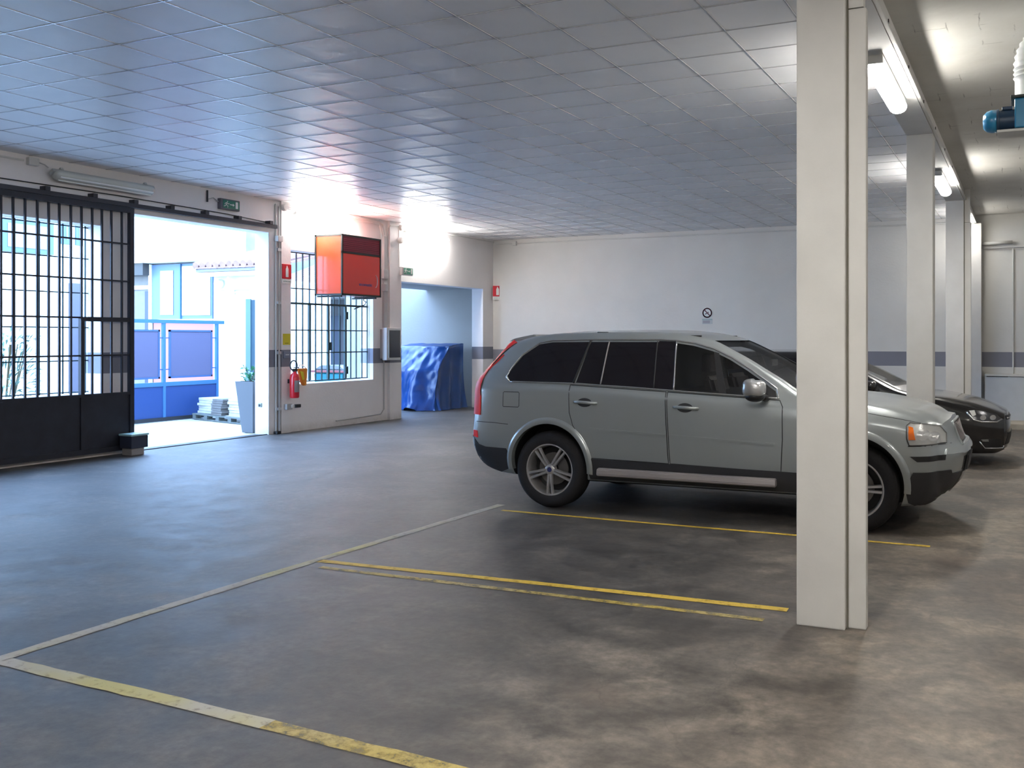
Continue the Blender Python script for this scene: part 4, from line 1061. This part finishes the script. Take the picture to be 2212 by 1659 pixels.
M_cabin = mat('cabin_grey', (.16, .155, .145), .85)
M_silver = mat('paint_grey_green_metallic', (.37, .40, .41), .30, metal=.5, coat=.7)
M_blackpaint = mat('paint_black', (.012, .011, .012), .22, metal=.1, coat=.8)
M_tyre = mat('tyre_rubber', (.008, .007, .009), .75, bump=.2, bscale=60)
M_rim = mat('alloy_grey', (.52, .51, .52), .35, metal=.7)
M_hubcap = mat('hub_blue', (.04, .05, .16), .4, metal=.3)
M_disc = mat('brake_disc_steel', (.18, .17, .17), .45, metal=.7)
M_privacy = mat('privacy_glass', (.008, .006, .009), .06, coat=.3)
M_chrome = mat('bright_trim', (.62, .62, .63), .22, metal=.9)
M_cladding = mat('charcoal_cladding', (.026, .026, .030), .55)
M_step = mat('sill_step_grey', (.34, .31, .31), .4, metal=.4)
M_taillamp = mat('tail_lamp_red', (.85, .008, .008), .5)
M_orange = mat('indicator_orange', (.85, .17, .01), .2, coat=.5)
M_seatl = mat('seat_dark_leather', (.020, .016, .018), .6)
def glass_mat():
    m = bpy.data.materials.new('clear_tinted_glass'); m.use_nodes = True; n = m.node_tree.nodes; l = m.node_tree.links
    b = n['Principled BSDF']; b.inputs['Base Color'].default_value = (.02, .022, .024, 1); b.inputs['Roughness'].default_value = .04
    b.inputs['Alpha'].default_value = .22; b.inputs['Specular IOR Level'].default_value = .6
    return m
M_cglass = glass_mat()
def lens_mat():
    m = bpy.data.materials.new('lamp_lens_clear'); m.use_nodes = True; n = m.node_tree.nodes; b = n['Principled BSDF']
    b.inputs['Base Color'].default_value = (.75, .75, .74, 1); b.inputs['Roughness'].default_value = .05; b.inputs['Alpha'].default_value = .28
    return m
M_lens = lens_mat()

# -------- silver estate car
fR = pch([.30, .40, .50, .62, .72, .80, .9, 1.17, 1.28, 1.45, 1.58, 1.70], [-.86, -.93, -.99, -1.02, -1.02, -.965, -.95, -.93, -.88, -.76, -.64, -.50])
fF = pch([.2, .30, .36, .5, .66, .74, .82, .92, .96, 1.05], [3.40, 3.52, 3.58, 3.66, 3.68, 3.63, 3.60, 3.57, 3.53, 3.40])
net = [
 [(-.9, 0, .42), (-.9, .62, .42), (-.9, .72, .48), (-.9, .78, .62), (-.9, .80, .95), (-.9, .78, 1.18), (-.6, .66, 1.52), (-.5, .57, 1.595), (-.5, 0, 1.615)],
 [(-.80, 0, .36), (-.78, .76, .36), (-.82, .85, .45), (-.86, .90, .62), (-.815, .895, .95), (-.78, .865, 1.19), (-.50, .70, 1.545), (-.42, .62, 1.615), (-.45, 0, 1.645)],
 [(-.55, 0, .30), (-.55, .84, .30), (-.55, .915, .42), (-.55, .945, .62), (-.55, .938, .95), (-.50, .902, 1.195), (-.28, .71, 1.585), (-.2, .63, 1.65), (-.2, 0, 1.675)],
 [(0, 0, .28), (0, .86, .28), (0, .93, .42), (0, .95, .62), (0, .945, .93), (0, .908, 1.19), (0, .715, 1.60), (0, .635, 1.665), (0, 0, 1.695)],
 [(.7, 0, .28), (.7, .86, .28), (.7, .93, .42), (.7, .95, .62), (.7, .945, .92), (.7, .908, 1.165), (.7, .715, 1.612), (.7, .64, 1.675), (.7, 0, 1.705)],
 [(1.25, 0, .28), (1.25, .86, .28), (1.25, .93, .42), (1.25, .95, .62), (1.25, .945, .92), (1.2, .908, 1.14), (1.1, .715, 1.598), (1.1, .64, 1.665), (1.1, 0, 1.698)],
 [(1.75, 0, .28), (1.75, .86, .28), (1.75, .93, .42), (1.75, .95, .62), (1.75, .945, .92), (1.7, .905, 1.12), (1.46, .705, 1.555), (1.44, .63, 1.625), (1.45, 0, 1.665)],
 [(2.1, 0, .28), (2.1, .86, .28), (2.1, .93, .42), (2.1, .95, .62), (2.1, .945, .91), (2.05, .902, 1.105), (1.87, .765, 1.385), (1.80, .68, 1.475), (1.92, 0, 1.49)],
 [(2.35, 0, .28), (2.35, .86, .28), (2.35, .93, .42), (2.35, .95, .62), (2.35, .944, .905), (2.30, .898, 1.09), (2.22, .845, 1.185), (2.15, .755, 1.285), (2.33, 0, 1.285)],
 [(2.55, 0, .28), (2.55, .86, .28), (2.55, .93, .42), (2.55, .95, .62), (2.55, .942, .90), (2.52, .893, 1.065), (2.48, .862, 1.095), (2.47, .79, 1.12), (2.64, 0, 1.130)],
 [(2.85, 0, .28), (2.85, .86, .28), (2.85, .93, .42), (2.85, .95, .62), (2.85, .938, .89), (2.85, .880, 1.03), (2.85, .83, 1.068), (2.85, .70, 1.090), (2.85, 0, 1.108)],
 [(3.15, 0, .23), (3.15, .83, .23), (3.15, .90, .36), (3.15, .928, .62), (3.15, .912, .87), (3.15, .855, .985), (3.15, .79, 1.022), (3.15, .64, 1.050), (3.15, 0, 1.065)],
 [(3.40, 0, .24), (3.38, .74, .25), (3.40, .82, .36), (3.42, .862, .60), (3.40, .835, .83), (3.39, .785, .92), (3.38, .70, .960), (3.38, .54, .990), (3.38, 0, 1.005)],
 [(3.5, 0, .31), (3.5, .60, .31), (3.5, .68, .40), (3.5, .72, .60), (3.5, .70, .80), (3.5, .65, .865), (3.5, .56, .91), (3.5, .42, .93), (3.5, 0, .945)]]
def shoulder(nt_, dz, dy):
    for st in nt_:
        a, b = st[4], st[5]; st.insert(5, (b[0] * .8 + a[0] * .2, a[1] * .4 + b[1] * .6 + dy, b[2] - dz))
    return nt_
for st in net:
    b = st[5]; st[5] = (b[0], b[1] - .018, b[2])
shoulder(net, .085, .022)
car = Car('estate_car', 'large silver grey estate car with dark rear windows parked beyond the nearest pillar', (-4.16, 9.12, 0), M_silver, net, fR, fF, .13, .24, .80)
SW_Q = [(-.45, 1.205), (-.49, 1.25), (-.45, 1.33), (-.36, 1.45), (-.20, 1.56), (-.06, 1.58), (.33, 1.585), (.24, 1.20)]
SW_R = [(.265, 1.20), (.355, 1.585), (1.045, 1.585), (1.06, 1.16)]
SW_F = [(1.235, 1.150), (1.205, 1.578), (1.38, 1.552), (1.56, 1.505), (1.73, 1.43), (1.90, 1.335), (2.05, 1.24), (2.16, 1.165), (2.18, 1.11)]
WS = [(-.76, 1.155), (.76, 1.155), (.60, 1.60), (-.60, 1.60)]; RW = [(-.66, 1.17), (.66, 1.17), (.56, 1.52), (-.56, 1.52)]
car.finish_body([SW_F], [(0, .405, .405), (2.84, .405, .405)], 0, [(WS, 1.45, 3.4)], (-.65, 2.35))
# side glass and trim
for P in (SW_Q, SW_R): car.patch('side_window', P, 'y-', .003, .01, M_privacy, both=True)
car.patch('front_side_window', SW_F, 'y-', -.004, .012, M_cglass, both=True)
outline = [(-.45, 1.195), (-.50, 1.24), (-.46, 1.335), (-.365, 1.462), (-.20, 1.575), (-.06, 1.598), (.40, 1.607), (1.05, 1.606), (1.20, 1.598), (1.39, 1.572), (1.57, 1.525), (1.745, 1.448), (1.915, 1.352), (2.065, 1.258), (2.18, 1.182), (2.205, 1.10), (1.6, 1.127), (.8, 1.168), (.2, 1.190)]
car.line('window_trim', outline, 'y-', .0085, M_chrome, off=.003, both=True, closed=True)
for P in ([(.24, 1.196), (.35, 1.60)], ): car.line('window_divider', P, 'y-', .012, M_black, both=True, off=.002)
car.patch('centre_pillar_cover', [(1.06, 1.16), (1.045, 1.595), (1.205, 1.59), (1.235, 1.15)], 'y-', .004, .008, M_privacy, both=True)
car.line('pillar_strip', [(1.215, 1.59), (1.245, 1.15)], 'y-', .008, M_chrome, off=.004, both=True)
car.line('pillar_strip', [(.545, 1.59), (.52, 1.19)], 'y-', .007, M_step, off=.005, both=True)
car.line('pillar_strip', [(1.03, 1.59), (1.05, 1.165)], 'y-', .006, M_cladding, off=.004, both=True)
car.patch('quarter_divider', [(1.575, 1.50), (1.625, 1.485), (1.735, 1.13), (1.665, 1.133)], 'y-', .003, .012, M_black, both=True)
car.patch('mirror_sail', [(2.0, 1.115), (2.0, 1.20), (2.10, 1.205), (2.17, 1.16), (2.185, 1.11)], 'y-', .006, .01, M_black, both=True)
car.patch('windscreen', [(-.77, 1.145), (.77, 1.145), (.61, 1.605), (-.61, 1.605)], 'x+', -.006, .012, M_cglass, step=.08)
car.patch('rear_window', [(-.64, 1.18), (.64, 1.18), (.56, 1.50), (-.56, 1.50)], 'x-', .004, .01, M_privacy, step=.08)
# doors with their gaps, handles
D_R = [(.21, 1.178), (.222, .92), (.26, .80), (.33, .70), (.405, .58), (.42, .50), (1.215, .49), (1.175, 1.135)]
D_F = [(1.19, 1.134), (1.23, .49), (2.235, .47), (2.25, .75), (2.245, 1.03), (2.215, 1.085)]
for P in (D_R, D_F): car.line('door_gap', P, 'y-', .0045, M_black, both=True, off=-.0015, closed=True)
for P in ([(.425, .765), (1.19, .735), (1.19, .755), (.44, .787)], [(1.235, .733), (2.18, .70), (2.18, .72), (1.235, .755)]):
    car.patch('side_moulding', P, 'y-', .010, .01, M_silver, both=True)
for hx, hz in ((.27, 1.02), (1.26, 1.00)):
    for sd in (-1, 1):
        h_ = car.hit('y-' if sd < 0 else 'y+', hx + .12, hz)[0]
        bm = bmesh.new()
        tube(bm, [(hx, h_.y - sd * .002, hz + .004), (hx + .03, h_.y + sd * .026, hz + .004), (hx + .12, h_.y + sd * .034, hz + .001), (hx + .205, h_.y + sd * .030, hz - .004), (hx + .235, h_.y - sd * .002, hz - .006)], [.012, .014, .016, .016, .013], 10)
        hd = obj('door_handle', bm, M_silver, car.root, smooth=True)
        cup = car.patch('handle_cup', [(hx + .11 + .075 * math.cos(t), hz - .002 + .042 * math.sin(t)) for t in [2 * math.pi * i / 20 for i in range(20)]], 'y-' if sd < 0 else 'y+', .0015, .005, M_cladding, parent=hd)
car.line('fuel_flap_gap', [(-.50, .96), (-.50, 1.09), (-.49, 1.10), (-.33, 1.10), (-.32, 1.09), (-.32, .965), (-.33, .955), (-.49, .955)], 'y-', .0035, M_black, off=-.0015, closed=True)
# wheel arch flares and lower cladding
car.ring('arch_flare', 0, .405, .402, .462, -8, 188, .016, M_silver); car.ring('arch_flare', 2.84, .405, .402, .462, -8, 188, .016, M_silver)
car.patch('sill_cladding', [(.42, .30), (.40, .44), (.39, .495), (2.46, .475), (2.44, .44), (2.43, .30)], 'y-', .006, .01, M_cladding, both=True)
for sd in (-1, 1):
    bm = bmesh.new(); P = [(.955, .345), (1.0, .345), (1.012, .362), (1.005, .405), (.985, .418), (.94, .418), (.93, .36)]
    prism(bm, [(sd * a, b) for a, b in P], 'X', .53, 2.20); bmesh.ops.bevel(bm, geom=bm.edges[:], offset=.006, segments=2, affect='EDGES')
    obj('side_step', bm, M_step, car.root)
car.patch('rear_bumper_skirt', [(-.98, .66), (-.86, .66), (-.78, .575), (-.70, .555), (-.46, .55), (-.42, .47), (-.40, .37), (-.55, .31), (-.72, .355), (-.86, .42), (-.96, .53)], 'y-', .006, .01, M_cladding, both=True)
car.patch('rear_bumper_lower', [(-.72, .42), (.72, .42), (.76, .60), (-.76, .60)], 'x-', .006, .01, M_cladding, step=.1)
car.patch('front_bumper_skirt', [(3.265, .27), (3.24, .43), (3.275, .455), (3.31, .525), (3.58, .53), (3.60, .40), (3.50, .30), (3.34, .235)], 'y-', .011, .01, M_cladding, both=True, step=.018)
car.patch('front_bumper_lower', [(-.64, .33), (.64, .33), (.66, .50), (-.66, .50)], 'x+', .011, .01, M_cladding, step=.04)
car.patch('skid_plate', [(-.34, .32), (.34, .32), (.42, .50), (-.42, .50)], 'x+', .022, .01, M_chrome, step=.1)
car.line('bumper_gap', [(-.98, .80), (-.60, .795), (-.44, .785)], 'y-', .003, M_black, both=True, off=-.001)
car.line('bumper_gap', [(3.27, .738), (3.58, .745)], 'y-', .003, M_black, both=True, off=-.001)
car.patch('side_reflector', [(-.945, .722), (-.80, .708), (-.79, .640), (-.90, .662)], 'y-', .009, .008, M_taillamp, both=True)
car.patch('tail_lamp', [(-.60, 1.60), (-.68, 1.55), (-.80, 1.43), (-.895, 1.30), (-.94, 1.19), (-.955, 1.08), (-.955, .87), (-.765, .865), (-.77, 1.05), (-.785, 1.16), (-.775, 1.24), (-.71, 1.37), (-.625, 1.47), (-.50, 1.575)], 'y-', .011, .02, M_taillamp, both=True, step=.02)
car.line('tail_lamp_edge', [(-.505, 1.572), (-.63, 1.465), (-.715, 1.365), (-.78, 1.235), (-.775, 1.05), (-.77, .87)], 'y-', .006, M_cladding, both=True, off=.004)
# roof: spoiler, rails, sunroof edge
for sd in (-1, 1):
    for x in (.42, 1.36):
        h_ = car.hit('z', x, sd * .60)[0]
        obj('roof_mount', B(x - .055, x + .055, h_.y - .012, h_.y + .012, h_.z - .01, h_.z + .006, bev=.003), M_cladding, car.root)
sp_ = bmesh.new(); prism(sp_, [(-.66, 1.588), (-.60, 1.618), (-.36, 1.662), (-.34, 1.63), (-.50, 1.60)], 'Y', -.54, .54); bmesh.ops.bevel(sp_, geom=sp_.edges[:], offset=.008, segments=2, affect='EDGES')
obj('roof_spoiler', sp_, M_silver, car.root)
# front: head lamp, grille, fog slot, bonnet edge
HL = [(3.255, .90), (3.28, .925), (3.40, .91), (3.49, .89), (3.535, .83), (3.54, .755), (3.28, .745), (3.262, .80)]
hls = car.patch('head_lamp', HL, 'y-', .003, .01, mat('lamp_bowl_silver', (.55, .56, .55), .25, metal=.5), both=True, step=.025)
for o, md in zip(hls, ('y-', 'y+')):
    car.patch('indicator', [(3.268, .895), (3.30, .885), (3.325, .79), (3.275, .79)], md, .017, .006, M_orange, parent=o, step=.02)
    for cx, cz, r in ((3.40, .83, .045), (3.475, .815, .038)):
        car.patch('reflector', [(cx - .02 + r * math.cos(t), cz + r * math.sin(t)) for t in [2 * math.pi * i / 18 for i in range(18)]], md, .007, .004, M_chrome, parent=o, step=.02)
    car.patch('lens', HL, md, .013, -.006, M_lens, parent=o, step=.02)
    car.line('lamp_edge', HL, md, .006, M_cladding, parent=o, off=.006, closed=True)
gr_ = car.patch('grille', [(-.27, .72), (.27, .72), (.31, .90), (-.31, .90)], 'x+', .004, .01, M_black, step=.06)
car.line('grille_frame', [(-.28, .71), (.28, .71), (.32, .905), (-.32, .905)], 'x+', .012, M_silver, parent=gr_, off=.004, closed=True)
for i in range(9):
    y = -.24 + i * .06; car.line('grille_bar', [(y, .73), (y * 1.12, .89)], 'x+', .004, M_step, parent=gr_, off=.010)
car.line('grille_diagonal', [(-.26, .89), (.24, .73)], 'x+', .005, M_chrome, parent=gr_, off=.014)
car.patch('front_bumper_step', [(-.70, .66), (.70, .66), (.66, .705), (-.66, .705)], 'x+', .030, .01, M_silver, step=.06)
car.patch('fog_slot', [(3.285, .655), (3.545, .662), (3.54, .618), (3.34, .612)], 'y-', .007, .006, M_black, both=True, step=.015)
car.patch('lower_intake', [(-.38, .51), (.38, .51), (.36, .62), (-.36, .62)], 'x+', .004, .01, M_black, step=.08)
car.patch('number_plate_carrier', [(-.27, .50), (.27, .50), (.27, .62), (-.27, .62)], 'x+', .030, -.01, M_cladding, step=.09)
car.line('bonnet_gap', [(2.56, 1.052), (2.9, 1.005), (3.2, .955), (3.36, .925)], 'y-', .003, M_black, both=True, off=-.001)
# mirror
for sd in (-1, 1):
    bm = bmesh.new(); bmesh.ops.create_uvsphere(bm, u_segments=24, v_segments=16, radius=1)
    for v in bm.verts:
        x, y, z = v.co; q = lambda a: math.copysign(abs(a) ** .62, a)
        v.co = Vector((q(x) * .095, q(y) * .105, q(z) * (.078 if z > 0 else .068)))
        v.co.z += .012 * (v.co.x < 0) * (1 if z > 0 else 0)
    bm.transform(Matrix.Translation((2.03, sd * 1.045, 1.185))); mr = obj('wing_mirror', bm, mat('mirror_shell', (.52, .52, .53), .28, metal=.7, coat=.5), car.root, smooth=True)
    bm = bmesh.new(); bmesh.ops.create_uvsphere(bm, u_segments=24, v_segments=12, radius=1)
    for v in bm.verts: x, y, z = v.co; v.co = Vector((x * .088, y * .10, z * .05))
    bm.transform(Matrix.Translation((2.035, sd * 1.04, 1.125))); obj('mirror_underside', bm, M_black, mr, smooth=True)
    obj('mirror_arm', T([(2.07, sd * .99, 1.13), (2.10, sd * .92, 1.10), (2.10, sd * .87, 1.10)], [.035, .03, .028], 10), M_black, mr, smooth=True)
    obj('side_repeater', B(1.935, 1.965, sd * 1.06 - .04, sd * 1.06 + .04, 1.15, 1.21, bev=.008), M_lens, mr)
# cabin
def seat(par, x, y, w_=.25, back=True, head=True, top=1.28, parentname='seat'):
    bm = bmesh.new(); box(bm, x - .02, x + .48, y - w_, y + w_, .62, .78, bev=.04); st = obj(parentname, bm, M_seatl, par, smooth=True, angle=40)
    bm = bmesh.new(); prism(bm, [(-.02, .70), (.10, .70), (-.06, top), (-.16, top)], 'Y', -w_, w_)
    bmesh.ops.bevel(bm, geom=bm.edges[:], offset=.035, segments=3, affect='EDGES'); bm.transform(Matrix.Translation((x, y, 0)))
    obj('backrest', bm, M_seatl, st, smooth=True, angle=40)
    bm = B(x - .20, x - .10, y - .13, y + .13, top + .03, top + .21, bev=.035); obj('headrest', bm, M_seatl, st, smooth=True, angle=40)
    return st
for y in (-.38, .38): seat(car.root, 1.58, y, top=1.27)
for y in (-.40, .40): seat(car.root, .40, y, top=1.24)
bm = bmesh.new(); prism(bm, [(1.95, .62), (1.95, 1.02), (2.08, 1.09), (2.34, 1.10), (2.34, .62)], 'Y', -.72, .72); bmesh.ops.bevel(bm, geom=bm.edges[:], offset=.02, segments=2, affect='EDGES')
obj('dashboard', bm, M_seatl, car.root)
bm = bmesh.new(); N = 28
tube(bm, [(0, .18 * math.cos(2 * math.pi * i / N), .18 * math.sin(2 * math.pi * i / N)) for i in range(N + 1)], .014, 8, cap=False)
tube(bm, [(0, -.17, 0), (0, .17, 0)], .018, 8); tube(bm, [(0, 0, 0), (0, 0, -.17)], .016, 8); tube(bm, [(0, 0, 0), (.2, 0, -.02)], .03, 8)
bm.transform(Matrix.Translation((1.80, .38, 1.03)) @ Matrix.Rotation(R(-24), 4, 'Y')); obj('steering_wheel', bm, M_seatl, car.root, smooth=True)
bm = B(1.93, 1.96, -.12, .12, 1.36, 1.42, bev=.01); obj('rear_view_mirror', bm, M_black, car.root)
pd = obj('windscreen_disc', B(2.36, 2.37, .30, .45, 1.13, 1.22), mat('permit_yellow', (.55, .55, .12), .6), car.root)
for x in (0, 2.84):
    for sd in (-1, 1): car.wheel(x, sd, .365, .248, .935, -90 if x == 0 else -70, M_rim)
bm = B(-.5, 3.2, -.55, .55, .22, .30, bev=.02); obj('underbody', bm, M_black, car.root)

# -------- black hatchback behind it
fR2 = pch([.25, .45, .60, .85, 1.1, 1.3, 1.45], [-.66, -.72, -.74, -.70, -.62, -.45, -.30])
fF2 = pch([.15, .25, .40, .55, .64, .70, .76, .85], [3.38, 3.42, 3.45, 3.44, 3.42, 3.38, 3.30, 3.15])
net2 = [
 [(-.7, 0, .34), (-.7, .52, .34), (-.7, .64, .42), (-.7, .70, .60), (-.7, .70, .85), (-.6, .66, 1.0), (-.4, .56, 1.32), (-.3, .50, 1.36), (-.3, 0, 1.39)],
 [(-.5, 0, .26), (-.5, .74, .26), (-.52, .83, .38), (-.55, .865, .58), (-.52, .855, .84), (-.45, .82, 1.0), (-.25, .66, 1.36), (-.18, .58, 1.41), (-.2, 0, 1.435)],
 [(0, 0, .20), (0, .80, .20), (0, .87, .34), (0, .892, .58), (0, .885, .82), (0, .85, .985), (.0, .66, 1.385), (.0, .58, 1.435), (0, 0, 1.46)],
 [(.8, 0, .19), (.8, .80, .19), (.8, .87, .34), (.8, .895, .58), (.8, .885, .81), (.8, .855, .96), (.75, .66, 1.385), (.75, .58, 1.435), (.75, 0, 1.46)],
 [(1.35, 0, .19), (1.35, .80, .19), (1.35, .87, .34), (1.35, .895, .58), (1.35, .885, .80), (1.3, .855, .94), (1.15, .66, 1.335), (1.13, .58, 1.385), (1.15, 0, 1.42)],
 [(1.75, 0, .19), (1.75, .80, .19), (1.75, .87, .34), (1.75, .895, .58), (1.75, .885, .79), (1.7, .855, .93), (1.55, .72, 1.20), (1.50, .64, 1.26), (1.60, 0, 1.30)],
 [(2.1, 0, .19), (2.1, .80, .19), (2.1, .87, .34), (2.1, .895, .58), (2.1, .883, .78), (2.05, .85, .91), (1.97, .80, 1.0), (1.92, .71, 1.06), (2.06, 0, 1.085)],
 [(2.35, 0, .19), (2.35, .80, .19), (2.35, .87, .34), (2.35, .895, .58), (2.35, .88, .76), (2.30, .84, .87), (2.26, .79, .915), (2.24, .70, .935), (2.34, 0, .955)],
 [(2.7, 0, .19), (2.7, .80, .19), (2.7, .865, .34), (2.7, .888, .56), (2.7, .865, .72), (2.7, .81, .82), (2.7, .74, .855), (2.7, .62, .875), (2.7, 0, .89)],
 [(3.05, 0, .17), (3.05, .76, .17), (3.05, .83, .32), (3.05, .855, .52), (3.05, .825, .67), (3.05, .76, .755), (3.05, .67, .79), (3.05, .54, .805), (3.05, 0, .82)],
 [(3.25, 0, .17), (3.25, .66, .17), (3.25, .74, .32), (3.25, .76, .50), (3.25, .73, .62), (3.25, .66, .69), (3.25, .58, .72), (3.25, .46, .735), (3.25, 0, .75)],
 [(3.4, 0, .22), (3.4, .50, .22), (3.4, .58, .33), (3.4, .61, .48), (3.4, .58, .59), (3.4, .52, .635), (3.4, .45, .66), (3.4, .34, .67), (3.4, 0, .675)]]
car2 = Car('hatchback', 'small black hatchback parked beyond the silver estate car', (-3.65, 13.80, 0), M_blackpaint, net2, fR2, fF2, .12, .22, .70)
H_F = [(1.0, .955), (1.0, 1.34), (1.15, 1.31), (1.35, 1.24), (1.55, 1.15), (1.75, 1.06), (1.88, .99), (1.90, .935)]
H_R = [(.12, .97), (.16, 1.35), (.93, 1.35), (.93, .96)]
car2.finish_body([H_F, H_R], [(0, .33, .345), (2.60, .33, .345)], 0, [([(-.70, 1.0), (.70, 1.0), (.52, 1.36), (-.52, 1.36)], 1.0, 3.0)], (-.3, 1.95))
car2.patch('side_window', H_F, 'y-', -.003, .01, M_cglass, both=True); car2.patch('side_window', H_R, 'y-', -.003, .01, M_privacy, both=True)
car2.patch('windscreen', [(-.71, .99), (.71, .99), (.53, 1.37), (-.53, 1.37)], 'x+', -.006, .01, M_cglass, step=.08)
car2.patch('rear_window', [(-.55, 1.02), (.55, 1.02), (.48, 1.30), (-.48, 1.30)], 'x-', .004, .01, M_privacy, step=.08)
hls = car2.patch('head_lamp', [(2.93, .70), (3.02, .725), (3.16, .70), (3.30, .655), (3.36, .60), (3.30, .56), (3.10, .565), (3.0, .60)], 'y-', .003, .01, mat('lamp_bowl_dark', (.10, .10, .11), .2, metal=.6), both=True, step=.03)
for o, md in zip(hls, ('y-', 'y+')):
    car2.line('light_guide', [(2.95, .69), (3.03, .60), (3.12, .575), (3.29, .57), (3.35, .60)], md, .012, M_chrome, parent=o, off=.006)
    car2.patch('reflector', [(2.98, .71), (3.04, .715), (3.06, .66), (3.02, .64)], md, .008, .004, M_signwhite, parent=o, step=.03)
    for cx in (3.14, 3.25): car2.patch('reflector', [(cx + .035 * math.cos(t), .625 + .03 * math.sin(t)) for t in [2 * math.pi * i / 14 for i in range(14)]], md, .008, .004, M_chrome, parent=o, step=.03)
car2.patch('grille', [(-.42, .58), (.42, .58), (.42, .635), (-.42, .635)], 'x+', .006, .01, M_black, step=.08)
car2.line('grille_strip', [(-.42, .60), (.42, .60)], 'x+', .006, M_chrome, off=.012)
car2.patch('lower_intake', [(-.45, .27), (.45, .27), (.42, .42), (-.42, .42)], 'x+', .006, .01, M_black, step=.08)
car2.patch('fog_recess', [(3.10, .36), (3.34, .36), (3.34, .25), (3.16, .25)], 'y-', .003, .01, M_black, both=True, step=.04)
car2.patch('fog_lamp', [(3.12, .355), (3.20, .36), (3.20, .33), (3.135, .33)], 'y-', .008, .004, M_lens, both=True, step=.03)
car2.line('fog_trim', [(3.10, .33), (3.16, .245), (3.36, .24), (3.37, .27)], 'y-', .008, M_chrome, off=.006, both=True)
car2.line('bonnet_gap', [(2.25, .885), (2.6, .835), (2.95, .765), (3.2, .70), (3.33, .645)], 'y-', .0035, M_cladding, off=.0, both=True)
for P in ([(.10, .96), (.20, .55), (.95, .30), (.97, .95)], [(.985, .95), (.985, .30), (1.95, .30), (1.98, .90)]): car2.line('door_gap', P, 'y-', .004, M_black, off=.0, both=True, closed=True)
for sd in (-1, 1):
    bm = bmesh.new(); bmesh.ops.create_uvsphere(bm, u_segments=20, v_segments=12, radius=1)
    for v in bm.verts: x, y, z = v.co; v.co = Vector((math.copysign(abs(x) ** .7, x) * .075, math.copysign(abs(y) ** .7, y) * .10, math.copysign(abs(z) ** .7, z) * .07))
    bm.transform(Matrix.Translation((1.80, sd * .98, 1.0))); mr = obj('wing_mirror', bm, M_blackpaint, car2.root, smooth=True)
    obj('mirror_arm', T([(1.83, sd * .93, .96), (1.84, sd * .84, .95)], .025, 8), M_black, mr)
for y in (-.36, .36): seat(car2.root, 1.0, y, w_=.23, top=1.06)
bm = bmesh.new(); prism(bm, [(1.6, .62), (1.6, .88), (1.70, .93), (1.92, .94), (1.92, .62)], 'Y', -.66, .66); obj('dashboard', bm, M_seatl, car2.root)
for x in (0, 2.60):
    for sd in (-1, 1): car2.wheel(x, sd, .315, .215, .875, -90, M_rim, wdt=.205)
bm = B(-.3, 2.9, -.5, .5, .16, .24, bev=.02); obj('underbody', bm, M_black, car2.root)
